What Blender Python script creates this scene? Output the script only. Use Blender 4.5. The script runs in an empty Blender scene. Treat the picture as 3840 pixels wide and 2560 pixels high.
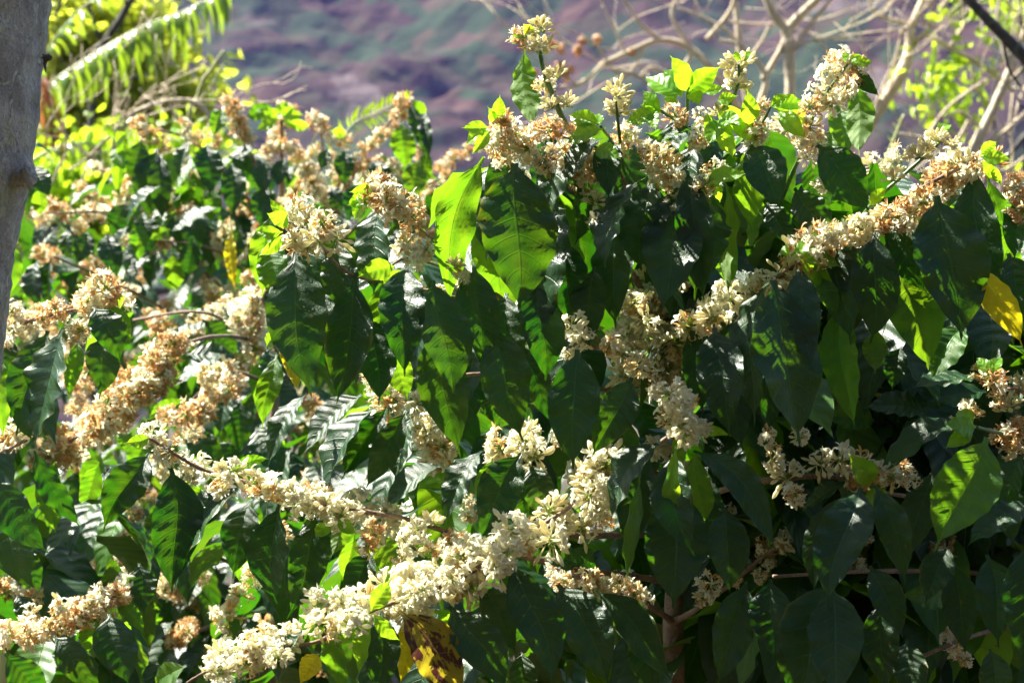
import bpy, math, random
import numpy as np
from mathutils import Vector, Matrix
R = math.radians
rng = np.random.default_rng(7)
random.seed(7)
scene = bpy.context.scene
COL = scene.collection

# ------------------------------------------------------------------ camera
HAZE = 0.00036
LENS, SENS = 70.0, 36.0
CAM = np.array([0.0, 0.0, 1.75]); PITCH = R(-4)
FWD = np.array([0, math.cos(PITCH), math.sin(PITCH)])
UP = np.array([0, -math.sin(PITCH), math.cos(PITCH)])
RT = np.array([1.0, 0, 0])
K = SENS / LENS / 3840.0
def P(px, py, d):
    """a point d metres along the view, seen at photo pixel (px,py) of 3840x2560"""
    return CAM + RT * ((px - 1920) * K * d) + UP * ((1280 - py) * K * d) + FWD * d
cd = bpy.data.cameras.new('camera'); cam = bpy.data.objects.new('camera', cd); COL.objects.link(cam)
cd.lens = LENS; cd.sensor_width = SENS; cd.clip_start = 0.05; cd.clip_end = 3000
cam.location = CAM; cam.rotation_euler = (R(90) + PITCH, 0, 0)
cd.dof.use_dof = True; cd.dof.focus_distance = 2.2; cd.dof.aperture_fstop = 9.0; cd.dof.aperture_blades = 0
scene.camera = cam

# ------------------------------------------------------------------ light
SUN = np.array([-0.53, 0.34, 0.77]); SUN /= np.linalg.norm(SUN)
sl = bpy.data.lights.new('sun', 'SUN'); sl.energy = 5.0; sl.angle = R(0.53); sl.color = (1.0, 0.94, 0.84)
so = bpy.data.objects.new('sun', sl); COL.objects.link(so)
so.rotation_euler = Vector(SUN).to_track_quat('Z', 'Y').to_euler(); so.location = (0, 0, 30)
w = bpy.data.worlds.new('World'); scene.world = w; w.use_nodes = True
nt = w.node_tree; bg = nt.nodes['Background']
sky = nt.nodes.new('ShaderNodeTexSky'); sky.sky_type = 'NISHITA'; sky.sun_disc = False
sky.sun_elevation = math.asin(SUN[2]); sky.sun_rotation = math.atan2(SUN[0], SUN[1])
sky.air_density = 1.0; sky.dust_density = 1.0
nt.links.new(sky.outputs[0], bg.inputs[0]); bg.inputs[1].default_value = 0.05
scene.view_settings.view_transform = 'Standard'; scene.view_settings.look = 'None'
scene.view_settings.exposure = 2.35; scene.view_settings.gamma = 1.0
cy = scene.cycles
cy.max_bounces = 6; cy.diffuse_bounces = 3; cy.glossy_bounces = 3; cy.transmission_bounces = 4
cy.transparent_max_bounces = 4; cy.volume_bounces = 0; cy.use_denoising = True
cy.sample_clamp_indirect = 6; cy.caustics_reflective = False; cy.caustics_refractive = False
cy.use_adaptive_sampling = True; cy.adaptive_threshold = 0.02

# ------------------------------------------------------------------ node helper
class N:
    def __init__(s, name):
        s.m = bpy.data.materials.new(name); s.m.use_nodes = True
        s.t = s.m.node_tree; s.t.nodes.clear()
        s.out = s.t.nodes.new('ShaderNodeOutputMaterial')
    def n(s, typ, **kw):
        x = s.t.nodes.new('ShaderNode' + typ)
        for k, v in kw.items(): setattr(x, k, v)
        return x
    def l(s, a, b): s.t.links.new(a, b)
    def put(s, sock, v):
        if hasattr(v, 'links') or hasattr(v, 'is_linked'): s.l(v, sock)
        else: sock.default_value = v
    def math(s, op, a, b=None, c=None, clamp=False):
        x = s.n('Math', operation=op); x.use_clamp = clamp
        s.put(x.inputs[0], a)
        if b is not None: s.put(x.inputs[1], b)
        if c is not None: s.put(x.inputs[2], c)
        return x.outputs[0]
    def mix(s, f, a, b):
        x = s.n('Mix', data_type='RGBA')
        s.put(x.inputs[0], f)
        s.put(x.inputs[6], a if not isinstance(a, tuple) else (*a, 1)); s.put(x.inputs[7], b if not isinstance(b, tuple) else (*b, 1))
        return x.outputs[2]
    def noise(s, vec, scale, detail=3, rough=0.5, dist=0.0):
        x = s.n('TexNoise'); x.inputs['Scale'].default_value = scale; x.inputs['Detail'].default_value = detail
        x.inputs['Roughness'].default_value = rough; x.inputs['Distortion'].default_value = dist
        if vec is not None: s.l(vec, x.inputs['Vector'])
        return x.outputs[0]
    def ramp(s, f, lo, hi):
        x = s.n('MapRange'); x.interpolation_type = 'SMOOTHSTEP'
        s.put(x.inputs[0], f); x.inputs[1].default_value = lo; x.inputs[2].default_value = hi
        return x.outputs[0]
    def pos(s, kind='Object'):
        return s.n('TexCoord').outputs[kind]
    def bump(s, h, strength=0.3, dist=0.01):
        x = s.n('Bump'); x.inputs['Strength'].default_value = strength; x.inputs['Distance'].default_value = dist
        s.l(h, x.inputs['Height']); return x.outputs[0]

def leaf_material(name, ca, cb, ta, tb, trans=0.4, rough=0.36, back=(0.13, 0.2, 0.05), backmix=0.75, patch=None, patchcol=None, patchlo=0.62, nveins=9.0, edge=None, bs=0.6):
    m = N(name)
    at = m.n('Attribute', attribute_name='luv'); sp = m.n('SeparateXYZ'); m.l(at.outputs['Vector'], sp.inputs[0])
    u, t, r = sp.outputs
    oi = m.n('ObjectInfo')
    rr = m.math('FRACT', m.math('ADD', r, oi.outputs['Random']))
    au = m.math('ABSOLUTE', u)
    ph = m.math('SUBTRACT', m.math('MULTIPLY', t, nveins), m.math('MULTIPLY', m.math('POWER', au, 1.25), 1.15))
    fr = m.math('ABSOLUTE', m.math('SUBTRACT', m.math('FRACT', ph), 0.5))      # 0 at vein
    vein = m.math('SUBTRACT', 1.0, m.ramp(fr, 0.015, 0.06))
    vein = m.math('MULTIPLY', vein, m.math('SUBTRACT', 1.0, m.ramp(au, 0.55, 0.98)))
    mid = m.math('SUBTRACT', 1.0, m.ramp(au, 0.012, 0.045))
    vm = m.math('MAXIMUM', m.math('MULTIPLY', vein, 0.55), mid)
    cv = m.n('CombineXYZ'); m.l(u, cv.inputs[0]); m.l(m.math('MULTIPLY', t, 2.2), cv.inputs[1]); m.l(m.math('MULTIPLY', rr, 37.0), cv.inputs[2])
    vec = cv.outputs[0]
    n1 = m.noise(vec, 1.6, 3, 0.55); n2 = m.noise(vec, 14.0, 3, 0.6)
    mot = m.ramp(n1, 0.35, 0.7)
    base = m.mix(m.math('MULTIPLY', m.math('ADD', rr, mot), 0.5), ca, cb)
    base = m.mix(m.math('MULTIPLY', m.ramp(n2, 0.5, 0.75), 0.25), base, tuple(min(1, c * 1.6) for c in cb))
    tc = m.mix(m.math('MULTIPLY', m.math('ADD', m.math('FRACT', m.math('MULTIPLY', rr, 7.3)), mot), 0.5), ta, tb)
    # small necrotic spots with a yellow halo on some leaves
    vo = m.n('TexVoronoi'); vo.inputs['Scale'].default_value = 2.3; m.l(vec, vo.inputs['Vector'])
    spc = m.n('SeparateColor'); m.l(vo.outputs['Color'], spc.inputs[0])
    has = m.math('GREATER_THAN', spc.outputs[0], 0.86)
    sd = m.math('ADD', vo.outputs['Distance'], m.math('MULTIPLY', m.math('SUBTRACT', n2, 0.5), 0.10))
    spot = m.math('MULTIPLY', has, m.math('SUBTRACT', 1.0, m.ramp(sd, 0.05, 0.075)))
    halo = m.math('MULTIPLY', has, m.math('SUBTRACT', 1.0, m.ramp(sd, 0.07, 0.17)))
    base = m.mix(m.math('MULTIPLY', halo, 0.5), base, (0.22, 0.18, 0.02)); tc = m.mix(m.math('MULTIPLY', halo, 0.6), tc, (0.75, 0.55, 0.03))
    base = m.mix(spot, base, (0.05, 0.022, 0.012)); tc = m.mix(spot, tc, (0.06, 0.02, 0.01))
    if patch:
        n3 = m.noise(vec, patch, 4, 0.6, 0.6); pm = m.ramp(n3, patchlo, patchlo + 0.06)
        base = m.mix(pm, base, patchcol); tc = m.mix(pm, tc, tuple(c * 1.3 for c in patchcol))
    if edge:
        em = m.ramp(m.math('ADD', m.math('MULTIPLY', m.math('MAXIMUM', au, m.ramp(t, 0.8, 1.05)), 1.0), m.math('MULTIPLY', n1, 0.5)), 1.15, 1.5)
        em = m.math('MULTIPLY', em, m.math('GREATER_THAN', rr, 0.86))
        base = m.mix(em, base, (0.25, 0.24, 0.03)); tc = m.mix(em, tc, edge)
    base = m.mix(m.math('MULTIPLY', vm, 0.55), base, tuple(min(1, c * 2.2 + 0.02) for c in cb))
    tc = m.mix(m.math('MULTIPLY', vm, 0.35), tc, (0.20, 0.32, 0.03))
    ge = m.n('NewGeometry')
    base2 = m.mix(m.math('MULTIPLY', ge.outputs['Backfacing'], backmix), base, back)
    ro = m.math('ADD', m.math('ADD', rough, m.math('MULTIPLY', ge.outputs['Backfacing'], 0.22)), m.math('MULTIPLY', n2, 0.12))
    quil = m.math('COSINE', m.math('MULTIPLY', ph, 2 * math.pi))
    h = m.math('ADD', m.math('MULTIPLY', m.math('MULTIPLY', quil, -1.0), 0.4), m.math('MULTIPLY', n2, 0.5))
    h = m.math('SUBTRACT', h, m.math('MULTIPLY', vm, 0.5))
    h = m.math('ADD', h, m.math('MULTIPLY', m.noise(vec, 60, 2), 0.22))
    pr = m.n('BsdfPrincipled'); m.l(base2, pr.inputs['Base Color']); m.l(ro, pr.inputs['Roughness'])
    pr.inputs['Specular IOR Level'].default_value = 0.42
    nb = m.bump(h, bs, 0.002); m.l(nb, pr.inputs['Normal'])
    tr = m.n('BsdfTranslucent'); m.l(tc, tr.inputs[0]); m.l(nb, tr.inputs['Normal'])
    mx = m.n('MixShader'); mx.inputs[0].default_value = trans
    m.l(pr.outputs[0], mx.inputs[1]); m.l(tr.outputs[0], mx.inputs[2]); m.l(mx.outputs[0], m.out.inputs[0])
    return m.m

M = {}
M['mature'] = leaf_material('mature_leaf', (0.008, 0.034, 0.012), (0.017, 0.052, 0.013), (0.045, 0.33, 0.004), (0.20, 0.42, 0.006), 0.20, 0.31, edge=(0.7, 0.6, 0.02))
M['mid'] = leaf_material('backlit_leaf', (0.035, 0.11, 0.02), (0.06, 0.16, 0.02), (0.20, 0.60, 0.01), (0.42, 0.70, 0.015), 0.36, 0.36, back=(0.14, 0.24, 0.05), bs=0.45)  # mature leaves seen backlit: their sunlit glow is put into lighter colours
M['young'] = leaf_material('young_leaf', (0.07, 0.22, 0.015), (0.13, 0.32, 0.02), (0.40, 0.80, 0.015), (0.60, 0.90, 0.03), 0.45, 0.26, back=(0.2, 0.36, 0.06), nveins=7.0, bs=0.25)
M['yellow'] = leaf_material('yellow_leaf', (0.62, 0.54, 0.02), (0.72, 0.60, 0.02), (0.9, 0.75, 0.01), (0.95, 0.8, 0.02), 0.42, 0.45, back=(0.5, 0.42, 0.05), patch=5.0, patchcol=(0.30, 0.30, 0.02), patchlo=0.66)
M['purple'] = leaf_material('blotched_leaf', (0.10, 0.12, 0.02), (0.22, 0.17, 0.02), (0.5, 0.42, 0.02), (0.65, 0.5, 0.03), 0.35, 0.42, patch=2.2, patchcol=(0.07, 0.022, 0.018), patchlo=0.50)

def flower_material():
    m = N('blossom'); at = m.n('Attribute', attribute_name='tint')
    n = m.noise(m.pos(), 350, 2)
    c = m.mix(m.math('MULTIPLY', m.ramp(n, 0.5, 0.75), 0.25), at.outputs['Color'], (0.5, 0.36, 0.2))
    pr = m.n('BsdfPrincipled'); m.l(c, pr.inputs['Base Color']); pr.inputs['Roughness'].default_value = 0.5
    pr.inputs['Specular IOR Level'].default_value = 0.35
    tr = m.n('BsdfTranslucent'); m.l(c, tr.inputs[0])
    mx = m.n('MixShader'); mx.inputs[0].default_value = 0.5
    m.l(pr.outputs[0], mx.inputs[1]); m.l(tr.outputs[0], mx.inputs[2]); m.l(mx.outputs[0], m.out.inputs[0])
    return m.m
M['blossom'] = flower_material()

def bark_material(name, a, b, lich, scale=1.0, amt=0.6, yellow=None, rough=0.85, bumpd=0.004):
    m = N(name); p = m.pos()
    mp = m.n('Mapping'); mp.inputs['Scale'].default_value = (1, 1, 0.8); m.l(p, mp.inputs[0]); q = mp.outputs[0]
    n1 = m.noise(q, 14 * scale, 6, 0.65, 0.4); n2 = m.noise(q, 70 * scale, 5, 0.7); n3 = m.noise(q, 33 * scale, 4, 0.6, 1.0)
    c = m.mix(m.ramp(n1, 0.35, 0.65), a, b)
    c = m.mix(m.math('MULTIPLY', m.ramp(n2, 0.52, 0.68), 0.75), c, tuple(x * 0.35 for x in a))
    lm = m.math('MULTIPLY', m.ramp(n3, 0.54, 0.60), m.ramp(n2, 0.36, 0.50))
    lm2 = m.math('MULTIPLY', m.ramp(m.noise(q, 110 * scale, 3, 0.6), 0.58, 0.66), 0.6)
    lm = m.math('MULTIPLY', m.math('MAXIMUM', lm, lm2), amt)
    c = m.mix(lm, c, lich)
    if yellow:
        ym = m.math('MULTIPLY', m.ramp(m.noise(q, 9 * scale, 4, 0.7), 0.56, 0.68), 0.6); c = m.mix(ym, c, yellow)
    h = m.math('ADD', n2, m.math('ADD', m.math('MULTIPLY', n1, 1.2), m.math('MULTIPLY', lm, 0.3)))
    pr = m.n('BsdfPrincipled'); m.l(c, pr.inputs['Base Color']); pr.inputs['Roughness'].default_value = rough
    m.l(m.bump(h, 0.9, bumpd), pr.inputs['Normal']); m.l(pr.outputs[0], m.out.inputs[0])
    return m.m
M['lichen_bark'] = bark_material('lichen_bark', (0.44, 0.41, 0.43), (0.78, 0.75, 0.76), (0.88, 0.90, 0.84), 2.0, 0.9, (0.46, 0.45, 0.28), bumpd=0.016)
M['bark_pale'] = bark_material('pale_bark', (0.52, 0.43, 0.29), (0.70, 0.60, 0.43), (0.76, 0.68, 0.52), 1.0, 0.3)
M['bark_dark'] = bark_material('dark_bark', (0.05, 0.045, 0.045), (0.10, 0.09, 0.08), (0.25, 0.26, 0.22), 1.0, 0.3)
M['coffee_bark'] = bark_material('coffee_bark', (0.16, 0.10, 0.07), (0.27, 0.19, 0.13), (0.4, 0.36, 0.3), 3.0, 0.3, bumpd=0.0015)
def plain(name, c, rough=0.6, trans=0.0, tc=None, var=0.35, scale=20, attr=False):
    m = N(name); n = m.noise(m.pos(), scale, 3)
    col = m.mix(m.math('MULTIPLY', n, var), c, tuple(x * 0.35 for x in c))
    pr = m.n('BsdfPrincipled'); pr.inputs['Roughness'].default_value = rough
    if attr:
        at = m.n('Attribute', attribute_name='luv'); sp = m.n('SeparateXYZ'); m.l(at.outputs['Vector'], sp.inputs[0])
        col = m.mix(m.math('MULTIPLY', sp.outputs[2], 0.7), col, attr)
    m.l(col, pr.inputs['Base Color'])
    if trans:
        tr = m.n('BsdfTranslucent'); tr.inputs[0].default_value = (*tc, 1)
        mx = m.n('MixShader'); mx.inputs[0].default_value = trans
        m.l(pr.outputs[0], mx.inputs[1]); m.l(tr.outputs[0], mx.inputs[2]); m.l(mx.outputs[0], m.out.inputs[0])
    else: m.l(pr.outputs[0], m.out.inputs[0])
    return m.m
M['green_stem'] = plain('green_stem', (0.07, 0.16, 0.035), 0.45)
M['bgleaf'] = plain('background_foliage', (0.24, 0.34, 0.03), 0.35, 0.5, (0.78, 0.88, 0.08), attr=(0.45, 0.38, 0.06))
M['bglime'] = plain('lime_foliage', (0.18, 0.34, 0.02), 0.4, 0.5, (0.6, 0.85, 0.03), attr=(0.3, 0.36, 0.04))
M['frond'] = plain('banana_leaf', (0.06, 0.14, 0.03), 0.3, 0.35, (0.4, 0.6, 0.03), attr=(0.2, 0.28, 0.04))
M['rachis'] = plain('banana_midrib', (0.45, 0.48, 0.2), 0.4, 0.15, (0.5, 0.5, 0.1))
M['dead'] = plain('dead_leaf', (0.26, 0.11, 0.05), 0.7, 0.25, (0.5, 0.18, 0.05))
M['drybloom'] = plain('dry_bloom', (0.75, 0.5, 0.3), 0.6, 0.4, (0.9, 0.6, 0.35))

# ------------------------------------------------------------------ object helpers
WP = {}
def tag(o, label=None, cat=None, group=None, kind=None):
    if label: o['label'] = label
    if cat: o['category'] = cat
    if group: o['group'] = group
    if kind: o['kind'] = kind
    return o
def thing(name, loc, label, cat, group=None):
    o = bpy.data.objects.new(name, None); COL.objects.link(o); o.location = loc; o.empty_display_size = 0.1
    WP[o.name] = np.array(loc, float); return tag(o, label, cat, group)
def make_mesh(name, V, F, mats, luv=None, tint=None, mi=None, smooth=True):
    me = bpy.data.meshes.new(name)
    V = np.asarray(V, np.float32)
    if isinstance(F, np.ndarray):
        nf, k = F.shape
        me.vertices.add(len(V)); me.vertices.foreach_set('co', V.ravel())
        me.loops.add(nf * k); me.loops.foreach_set('vertex_index', F.astype(np.int32).ravel())
        me.polygons.add(nf); me.polygons.foreach_set('loop_start', np.arange(0, nf * k, k, dtype=np.int32))
        me.update(calc_edges=True)
    else:
        me.from_pydata(V.tolist(), [], F)
    if luv is not None:
        a = me.attributes.new('luv', 'FLOAT_VECTOR', 'POINT'); a.data.foreach_set('vector', np.asarray(luv, np.float32).ravel())
    if tint is not None:
        a = me.attributes.new('tint', 'FLOAT_COLOR', 'POINT')
        c = np.ones((len(V), 4), np.float32); c[:, :3] = tint; a.data.foreach_set('color', c.ravel())
    for m in (mats if isinstance(mats, (list, tuple)) else [mats]): me.materials.append(m)
    if mi is not None: me.polygons.foreach_set('material_index', np.asarray(mi, np.int32))
    if smooth: me.polygons.foreach_set('use_smooth', np.ones(len(me.polygons), bool))
    me.validate(); me.update()
    return me
def put(name, me, loc, parent=None, rot=None, scale=None):
    o = bpy.data.objects.new(name, me); COL.objects.link(o)
    WP[o.name] = np.array(loc, float)
    if parent is not None:
        o.parent = parent; o.location = WP[o.name] - WP[parent.name]
    else: o.location = loc
    if rot is not None: o.rotation_euler = rot
    if scale is not None: o.scale = (scale,) * 3 if not isinstance(scale, (tuple, list)) else scale
    return o
def unit(v):
    v = np.asarray(v, float); n = np.linalg.norm(v); return v / n if n > 1e-9 else v

def spline(pts, rad, sub=6):
    pts = np.asarray(pts, float); rad = np.asarray(rad, float)
    if len(pts) < 3: sub = max(2, sub)
    out = []; ro = []
    for i in range(len(pts) - 1):
        p0 = pts[max(i - 1, 0)]; p1 = pts[i]; p2 = pts[i + 1]; p3 = pts[min(i + 2, len(pts) - 1)]
        for j in range(sub):
            t = j / sub
            out.append(0.5 * ((2 * p1) + (-p0 + p2) * t + (2 * p0 - 5 * p1 + 4 * p2 - p3) * t * t + (-p0 + 3 * p1 - 3 * p2 + p3) * t ** 3))
            ro.append(rad[i] * (1 - t) + rad[i + 1] * t)
    out.append(pts[-1]); ro.append(rad[-1])
    return np.array(out), np.array(ro)
def tube(pts, rad, ns=8, knots=0.0, wob=0.0, r=None):
    """returns V,F of a tapering tube, closed at both ends"""
    pts = np.asarray(pts); n = len(pts); V = []; F = []
    prev = None
    for i in range(n):
        t = unit(pts[min(i + 1, n - 1)] - pts[max(i - 1, 0)])
        if prev is None:
            a = unit(np.cross(t, [0.3, 1, 0.2])); 
        else: a = unit(prev - t * np.dot(prev, t))
        prev = a; b = np.cross(t, a)
        rr = rad[i] * (1 + (knots if i % 5 == 2 else 0) + (rng.uniform(-wob, wob) if wob else 0))
        for k in range(ns):
            an = 2 * math.pi * k / ns
            V.append(pts[i] + (a * math.cos(an) + b * math.sin(an)) * rr)
    for i in range(n - 1):
        for k in range(ns):
            F.append((i * ns + k, i * ns + (k + 1) % ns, (i + 1) * ns + (k + 1) % ns, (i + 1) * ns + k))
    V.append(pts[0]); V.append(pts[-1]); c0 = len(V) - 2
    for k in range(ns):
        F.append((c0, (k + 1) % ns, k)); F.append((c0 + 1, (n - 1) * ns + k, (n - 1) * ns + (k + 1) % ns))
    return V, F
class MB:
    def __init__(s): s.V = []; s.F = []; s.luv = []; s.mi = []
    def add(s, V, F, luv=None, mi=0):
        o = len(s.V); s.V.extend([tuple(v) for v in V]); s.F.extend([tuple(i + o for i in f) for f in F])
        s.luv.extend(luv if luv is not None else [(0, 0, 0)] * len(V)); s.mi.extend([mi] * len(F))
    def tube(s, pts, rad, ns=7, sub=5, mi=0, **k):
        p, r = spline(pts, rad, sub); V, F = tube(p, r, ns, **k); s.add(V, F, mi=mi)
    def obj(s, name, mats, parent=None, loc=(0, 0, 0), smooth=True):
        V = np.array(s.V) - np.array(loc)
        return put(name, make_mesh(name, V, s.F, mats, luv=s.luv, mi=s.mi, smooth=smooth), loc, parent)

# ------------------------------------------------------------------ leaf shape
def leaf_grid(L, W, nt=30, nu=12, fold=0.25, bulge=0.08, side=0.0, wave=0.03, nw=6, quilt=0.012, twist=0.0, curl=0.0, r=None, rv=0.0, tip=0.12, skew=0.0):
    """a blade: y base->tip, x across, z the upper face; lengths in metres"""
    r = r or rng
    t = np.linspace(0, 1, nt + 1)[:, None]; u = np.linspace(-1, 1, nu + 1)[None, :]
    tt = np.clip((t - 0.06) / 0.94, 0, 1)
    body = np.clip(np.sin(np.pi * np.clip(tt / (1 - tip * 0.55), 0, 1) ** 0.90), 0, 1) ** 0.76
    prof = body * (1 - 0.10 * tt) + 0.06 * (1 - tt) ** 0.5 * (tt > 0) * np.clip((1 - tt) * 3, 0, 1) * 0
    tail = 0.10 * np.clip((1 - tt) / (tip * 1.4), 0, 1)
    prof = np.maximum(prof, tail); prof = np.maximum(prof, 0.045)
    prof[-1] = 0.004
    hw = W / 2
    p1, p2, p3, p4 = r.uniform(0, 6.28, 4)
    au = np.abs(u)
    sgn = np.sign(u)
    ed = 1 + 0.022 * np.sin(nw * 2 * np.pi * t * 1.25 + p3 + sgn * 1.7) * au ** 3 * (tt > 0.02)
    x = hw * prof * u * ed
    y = L * t + 0 * u
    z = -fold * 0 + np.abs(x) * math.tan(fold) * (1 - 0.25 * au)
    wv = L * wave * np.sin(nw * 2 * np.pi * t + np.where(u > 0, p1, p2)) * au ** 2.2 * np.clip(body * 1.2, 0, 1)
    wv2 = L * wave * 0.7 * np.sin(nw * 0.43 * 2 * np.pi * t + np.where(u > 0, p3, p4)) * au ** 1.6 * np.clip(body, 0, 1)
    z = z + wv + wv2
    ph = t * 9.0 - au ** 1.25 * 1.15
    z = z - L * quilt * np.cos(2 * np.pi * ph) * np.clip(body, 0, 1) * np.sin(np.pi * np.clip(au, 0.0, 1)) ** 0.8 * -1
    x0 = side * L * np.sin(np.pi * t)
    if skew: x0 = x0 + skew * L * np.sin(2 * np.pi * t) * 0.5
    z0 = bulge * L * np.sin(np.pi * t ** 0.8)
    if twist:
        a = twist * (t - 0.3); x, z = x * np.cos(a) - z * np.sin(a), x * np.sin(a) + z * np.cos(a)
    if curl:   # tip curls under
        z0 = z0 - curl * L * np.clip(t - 0.6, 0, 1) ** 2 * 2.0 + curl * L * 0.32 * t
    X = x + x0; Z = z + z0
    V = np.stack([X, y + 0 * X, Z], -1).reshape(-1, 3)
    i = np.arange(nt)[:, None] * (nu + 1) + np.arange(nu)[None, :]
    F = np.stack([i, i + 1, i + nu + 2, i + nu + 1], -1).reshape(-1, 4)
    luv = np.stack([u + 0 * t, t + 0 * u, rv + 0 * t * u], -1).reshape(-1, 3)
    return V, F, luv
def frame(B, T, nrm):
    Y = unit(T - B); Z = unit(np.asarray(nrm) - Y * np.dot(nrm, Y)); X = np.cross(Y, Z)
    return np.stack([X, Y, Z], 1)      # columns

HALF = unit(SUN + unit(CAM - P(1900, 1300, 2.2)))
KIND = {'d': 'mature', 'u': 'mature', 's': 'mature', 'g': 'mid', 'v': 'mid', 'y': 'yellow', 'p': 'purple', 'n': 'young', 'N': 'young', 'z': 'yellow'}
def hero_leaf(row, parent, dz=0.0):
    bx, by, tx, ty, wpx, d, yaw, kind = row[:8]; side = row[8] if len(row) > 8 else None
    B = P(bx, by, d + dz)
    Lp = math.hypot(tx - bx, ty - by) * K * d
    tilt = row[9] if len(row) > 9 else (-Lp * rng.uniform(0.12, 0.52) if kind == 'd' and abs(tx - bx) < abs(ty - by) else rng.uniform(-0.03, 0.03))
    T = P(tx, ty, d + dz + tilt)
    L = np.linalg.norm(T - B); view = unit(CAM - B)
    if kind == 's':
        nrm = HALF + rng.normal(0, 0.06, 3)
    else:
        nrm = view + np.array([0, 0, 0.25])
    F3 = frame(B, T, nrm); Y = F3[:, 1]
    q = np.array(Matrix.Rotation(R(yaw + rng.uniform(-6, 6)), 3, Vector(Y)))
    F3 = q @ F3
    if kind in 'uvz': F3 = F3 @ np.diag([-1, 1, -1])
    vis = max(0.35, abs(np.dot(F3[:, 2], view)))
    small = kind in 'nN'
    W = min(wpx * K * d / vis * (1.0 if small else 0.95), L * 0.56)
    small = kind in 'nN'
    V, F, luv = leaf_grid(L, W, 26 if small else 34, 8 if small else 12, fold=R(rng.uniform(10, 26) if not small else rng.uniform(10, 28)),
                          bulge=rng.uniform(0.03, 0.13), side=(side if side is not None else rng.uniform(-0.04, 0.04)),
                          wave=rng.uniform(0.013, 0.027) if not small else 0.022, nw=rng.uniform(3.6, 6.5) if not small else 3.5,
                          quilt=rng.uniform(0.008, 0.014) if not small else 0.002,
                          twist=rng.uniform(-0.5, 0.5), curl=rng.uniform(-0.05, 0.12), tip=rng.uniform(0.10, 0.2), skew=rng.uniform(-0.05, 0.05))
    V = V @ F3.T
    nm = 'young_leaf' if small else 'leaf'
    return put(nm, make_mesh(nm, V, F, M[KIND[kind]], luv=luv), B, parent)

# ------------------------------------------------------------------ flowers
WHITE = np.array([0.91, 0.89, 0.69]); CREAM = np.array([0.88, 0.84, 0.54]); BROWN = np.array([0.60, 0.32, 0.09]); TAN = np.array([0.82, 0.66, 0.34]); GREEN = np.array([0.25, 0.38, 0.05])
def basis(d):
    d = unit(d); a = unit(np.cross(d, [0.21, 0.34, 0.9])); return np.stack([a, np.cross(d, a), d], 1)
def f_bud(d, L, w, c1, c2):
    prof = [(0, .28), (.18, .22), (.38, .30), (.58, .85), (.74, 1.0), (.90, .62), (1.0, .06)]
    ns = 6; V = []; C = []
    bend = rng.normal(0, 0.12, 2)
    for i, (h, r) in enumerate(prof):
        for k in range(ns):
            a = 2 * math.pi * k / ns + h * 0.8
            V.append((math.cos(a) * r * w + bend[0] * h * h * L, math.sin(a) * r * w + bend[1] * h * h * L, h * L))
            C.append(GREEN * 0.9 + 0.1 * c1 if h < 0.1 else c1 * (1 - h) + c2 * h if h < .95 else c2)
    F = [(i * ns + k, i * ns + (k + 1) % ns, (i + 1) * ns + (k + 1) % ns, (i + 1) * ns + k) for i in range(len(prof) - 1) for k in range(ns)]
    return np.array(V) @ basis(d).T, F, np.array(C)
def f_strip(p0, d0, curlax, L, w, curl, c1, c2, n=5, tap=1.0):
    """petal: a strip that curls about curlax as it goes"""
    V = []; C = []; p = np.array(p0, float); d = unit(d0); ax = unit(curlax); s = unit(np.cross(d, ax)); s = ax
    for i in range(n + 1):
        t = i / n; ww = w * (0.35 + 1.3 * math.sin(math.pi * min(1, t * 0.9 + 0.08)) ** 0.8) * 0.5 * (1 if i < n else 0.25)
        up = np.cross(d, s)
        V += [p - s * ww + up * ww * 0.35, p - up * ww * 0.2, p + s * ww + up * ww * 0.35]; C += [c1 * (1 - t) + c2 * t] * 3
        d = unit(np.array(Matrix.Rotation(curl / n * (0.4 + 1.3 * t), 3, Vector(ax))) @ d); p = p + d * L / n
    F = []
    for i in range(n):
        a = i * 3; F += [(a, a + 1, a + 4, a + 3), (a + 1, a + 2, a + 5, a + 4)]
    return np.array(V), F, np.array(C)
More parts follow.
